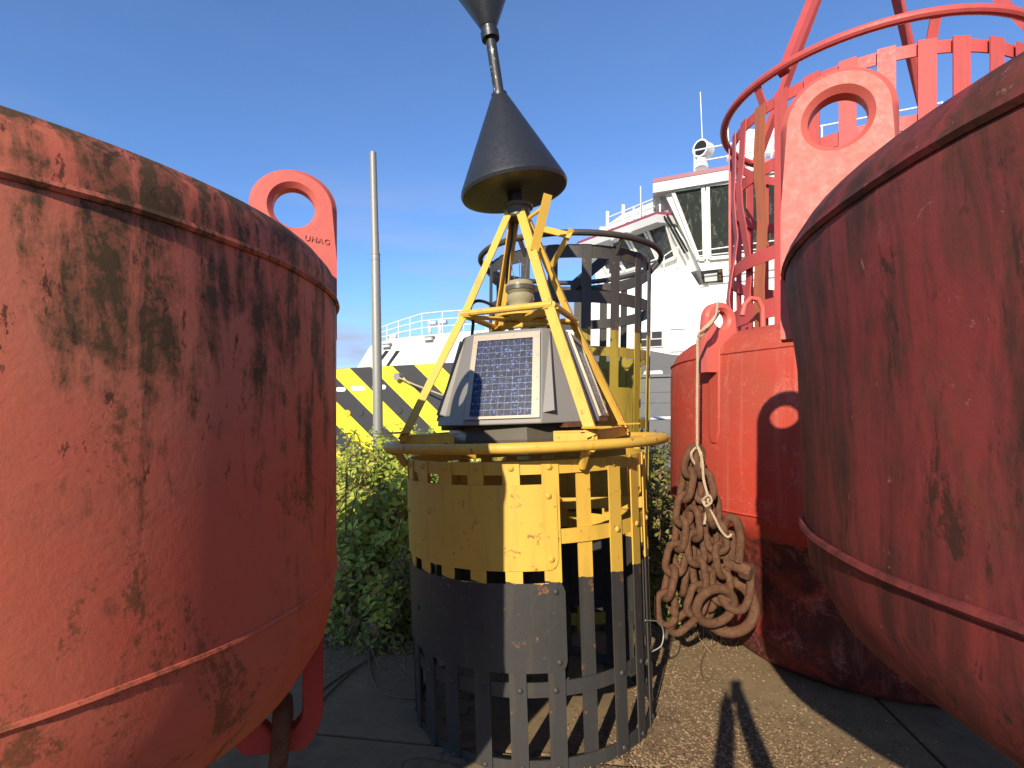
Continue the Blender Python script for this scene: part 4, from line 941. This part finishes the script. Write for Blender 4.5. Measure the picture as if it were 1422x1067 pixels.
def bramble(label, cx, cy, rx, ry, h, nleaf, size, seed, mat=M_leaf, ncane=22, front=1.0):
    rg = random.Random(seed); t = thing('bramble_bush', label, 'bush', (cx, cy, 0))
    mb = MB(); made = 0
    while made < nleaf:
        a = rg.uniform(0, 2 * pi); el = math.asin(rg.uniform(0, 1)); rr = rg.uniform(.72, 1.03) if rg.random() < .8 else rg.uniform(.3, .8)
        d = Vector((cos(a) * cos(el), sin(a) * cos(el), sin(el)))
        if d.y > .55 and rg.random() < .7: continue
        p = Vector((d.x * rx * rr, d.y * ry * rr, d.z * h * rr))
        w_ = noise.noise(Vector((p.x + cx, p.y + cy, p.z)) * 1.7 + Vector((seed, 0, 0))); p *= 1 + .22 * w_
        g = noise.noise(Vector((p.x + cx, p.y + cy, p.z)) * 3.1)
        if g < -.14 and rg.random() < .85: continue
        p.z = max(.03, p.z)
        nrm = d * .5 + Vector((rg.gauss(0, .45), rg.gauss(0, .45) - .35, rg.gauss(.55, .35)))
        leaf_cluster(mb, p, nrm, size * rg.uniform(.6, 1.25), rg, 3 if rg.random() < .7 else 5); made += 1
    # sprigs that stick out
    for k in range(int(ncane * .8)):
        a = rg.uniform(0, 2 * pi); base = Vector((cos(a) * rx * .6, sin(a) * ry * .6, h * .8)); tip = base + Vector((rg.uniform(-.3, .3), rg.uniform(-.4, .2), rg.uniform(.15, .45)))
        for q in range(7):
            p = base.lerp(tip, q / 6); leaf_cluster(mb, p + Vector((rg.uniform(-.03, .03), rg.uniform(-.03, .03), 0)), Vector((rg.gauss(0, .6), rg.gauss(-.4, .5), .6)), size * rg.uniform(.45, .8), rg)
    lo = mb.build('leaves', mat, t, smooth=False); lo['kind'] = 'stuff'
    cm = MB()
    for k in range(ncane):
        a = rg.uniform(0, 2 * pi); r0_ = rg.uniform(.1, .8); b = Vector((cos(a) * rx * r0_, sin(a) * ry * r0_, 0)); a2 = a + rg.uniform(-.7, .7)
        tp = Vector((cos(a2) * rx * rg.uniform(.7, 1.05), sin(a2) * ry * rg.uniform(.7, 1.05), h * rg.uniform(.15, .8))); md = (b + tp) / 2 + Vector((0, 0, h * rg.uniform(.35, .7)))
        cm.tube(smoothpts([b, b.lerp(md, .5) + Vector((0, 0, .15)), md, tp], 5), [.008] * 0 or .006, 5)
    so_ = cm.build('canes', M_cane, t); so_['kind'] = 'stuff'
    return t
bramble('leafy green bramble thicket between the shaded red buoy and the yellow buoy', -1.15, 5.65, 1.0, 1.25, 1.62, 3700, .100, 3, ncane=60)
bramble('dry, twiggy low bramble clump at the foot of the thicket by the shaded red buoy', -1.0, 4.70, .62, .55, .62, 900, .07, 4, M_leafdk, 30)
bramble('bramble thicket round the foot of the weathered cage buoy', .55, 5.6, 1.15, 1.0, 1.25, 2400, .07, 5, M_leafdk, 24)
bramble('bramble thicket squeezed between the yellow buoy and the bright red buoy', 1.42, 5.75, .62, 1.0, 1.58, 2600, .065, 6, M_leafdk, 30)
bramble('bramble thicket running along behind the steel pole', -1.2, 7.6, 1.8, .8, 1.62, 2600, .07, 8, ncane=26)
bramble('bramble thicket along the pale pipe rail', 1.6, 7.6, 1.5, .9, 1.60, 2200, .07, 9, M_leafdk, 26)
bramble('bramble thicket standing behind the shaded red buoy', -3.5, 6.0, 1.6, 1.3, 1.5, 2200, .075, 10, ncane=20)
sp = MB(); rg = random.Random(31)
SPR = thing('ivy_sprig', 'bright green sprig of ivy creeping onto the concrete slab', 'plant', px(528, 855, 4.35) * Vector((1, 1, 0)) + Vector((0, 0, .02)))
for k in range(34):
    t = rg.random(); p = px(528 + rg.gauss(0, 11), 868 - 62 * t, 4.35 - rg.uniform(0, .25)) - SPR.location
    leaf_cluster(sp, p, Vector((rg.gauss(0, .4), -.7, .7)), rg.uniform(.06, .10), rg)
lo = sp.build('leaves', M_leaf, SPR, smooth=False); lo['kind'] = 'stuff'
st_ = MB()
for k in range(5): st_.tube(smoothpts([Vector((0, .15, 0)), Vector((rg.uniform(-.1, .1), 0, .12)), Vector((rg.uniform(-.12, .12), -.08, rg.uniform(.15, .35)))], 5), .004, 5)
o = st_.build('stem', M_cane, SPR); o['kind'] = 'stuff'

# ------------------------------------------------------------------ litter: chips on the slabs, dry grass, runners
rg = random.Random(12); lm = MB()
def chip(mb, x, y, s_, z=.022):
    a = rg.uniform(0, 2 * pi); c_, s2 = cos(a) * s_, sin(a) * s_; k = rg.uniform(.35, .9); tz = rg.uniform(0, s_ * .8)
    mb.add([(x + c_, y + s2, z), (x - s2 * k, y + c_ * k, z + tz), (x - c_, y - s2, z + tz * .4), (x + s2 * k, y - c_ * k, z + .002), (x, y, z + s_ * .55)], [(0, 1, 4), (1, 2, 4), (2, 3, 4), (3, 0, 4)])
made = 0
while made < 9500:
    x, y = rg.gauss(1.12, .42), rg.gauss(3.05, .55)
    if not (.3 < x < 2.4 and 1.9 < y < 4.4): continue
    if noise.noise(Vector((x * 1.6, y * 1.6, 3))) < rg.uniform(-.45, .25): continue
    chip(lm, x, y, rg.uniform(.003, .013)); made += 1
for k in range(1500): chip(lm, rg.uniform(-2.2, 2.2), rg.uniform(1.4, 4.4), rg.uniform(.002, .008))
for k in range(1600): chip(lm, rg.gauss(-.9, .6), rg.gauss(4.35, .35), rg.uniform(.004, .013))
for k in range(900): chip(lm, rg.gauss(1.45, .3), rg.gauss(4.45, .3), rg.uniform(.004, .013))
o = lm.build('wood_chips', M_dry, smooth=False); tag(o, 'scattered pale wood chips and leaf litter on the slabs', 'litter', kind='stuff')
gmb = MB()
for k in range(420):
    x, y = (rg.gauss(1.75, .16), rg.gauss(4.55, .16)) if k % 3 else (rg.gauss(-1.0, .5), rg.gauss(4.3, .25)); h = rg.uniform(.04, .16); dx, dy = rg.gauss(0, .07), rg.gauss(-.02, .06)
    gmb.add([(x - .003, y, 0), (x + .003, y, 0), (x + dx + .002, y + dy, h), (x + dx - .002, y + dy, h), (x + dx * 1.9, y + dy * 1.9, h * 1.1)], [(0, 1, 2, 3), (3, 2, 4)])
o = gmb.build('dry_grass', M_dry, smooth=False); tag(o, 'tufts of dry straw-coloured grass at the slab edges', 'grass', kind='stuff')
def G(x, y): d = CZ * F / (y - HY); return px(x, y, d) + Vector((0, 0, .026))
for pts, lab in (([(512, 905), (514, 935), (524, 962), (545, 972), (575, 976), (600, 978)], 'thin bare runner curling over the shaded slabs beside the yellow buoy'),
                 ([(1010, 890), (985, 905), (974, 925), (975, 945), (990, 962), (1003, 968)], 'thin brown root loop lying on the mossy slab below the chains'),
                 ([(440, 985), (470, 955), (500, 928), (535, 905), (565, 890)], 'long dark runner lying along the edge of the brambles'),
                 ([(445, 965), (480, 940), (520, 918), (560, 898)], 'second dark runner lying just inside the bramble edge')):
    mb = MB(); mb.tube(smoothpts([G(*p) for p in pts], 8), .007, 6); tag(mb.build('bramble_runner', M_cane), lab, 'runner')

# ------------------------------------------------------------------ the photographer, whose shadow falls on the slabs
PE = thing('person', 'person in a dark jacket holding a phone up with both hands', 'person', (-.02, -.42, 0))
V = []; E_ = []; Rd = []
def J(p, r, parent=None):
    V.append(p); Rd.append(r); i = len(V) - 1
    if parent is not None: E_.append((parent, i))
    return i
pel = J((0, 0, .82), (.15, .11)); ab = J((0, .01, 1.0), (.135, .10), pel); ch = J((0, .0, 1.20), (.15, .11), ab); nk = J((0, .0, 1.335), (.055, .055), ch)
h1 = J((0, .02, 1.40), (.075, .085), nk); h2 = J((0, .03, 1.48), (.078, .092), h1); h3 = J((0, .02, 1.54), (.055, .065), h2)
for s_ in (-1, 1):
    hp = J((s_ * .09, 0, .76), (.09, .09), pel); kn = J((s_ * .11, .02, .43), (.058, .058), hp); an = J((s_ * .12, -.02, .09), (.042, .045), kn); J((s_ * .13, .12, .035), (.04, .03), an)
    shd = J((s_ * .165, 0, 1.27), (.062, .06), ch); el_ = J((s_ * .135, .20, 1.36), (.062, .062), shd); wr = J((s_ * .048, .355, 1.68), (.050, .050), el_)
    pm = J((s_ * .046, .37, 1.74), (.042, .03), wr)
    for f_ in range(4):
        z0 = 1.735 + .02 * f_; a = J((s_ * .056, .383, z0 + .01), (.010, .010), pm); J((s_ * .045, .396 - .004 * f_, z0 + .018), (.009, .009), a)
    th_ = J((s_ * .045, .365, 1.735), (.011, .011), pm); J((s_ * .03, .372, 1.765), (.010, .010), th_)
me = bpy.data.meshes.new('body'); me.from_pydata(V, E_, []); bo = bpy.data.objects.new('body', me); col.objects.link(bo); bo.parent = PE
sm = bo.modifiers.new('skin', 'SKIN'); sl = me.skin_vertices[0].data
for i, r in enumerate(Rd): sl[i].radius = r
sl[0].use_root = True; bo.modifiers.new('sub', 'SUBSURF').levels = 1; me.materials.append(M_cloth)
ph_ = MB().box((.02, .395, 1.795), (.076, .009, .155)).build('phone', M_phone, None, bevel=.004); ph_.location = (-.02, -.42, 0)
tag(ph_, 'slim black phone held up by the person in the dark jacket', 'phone')
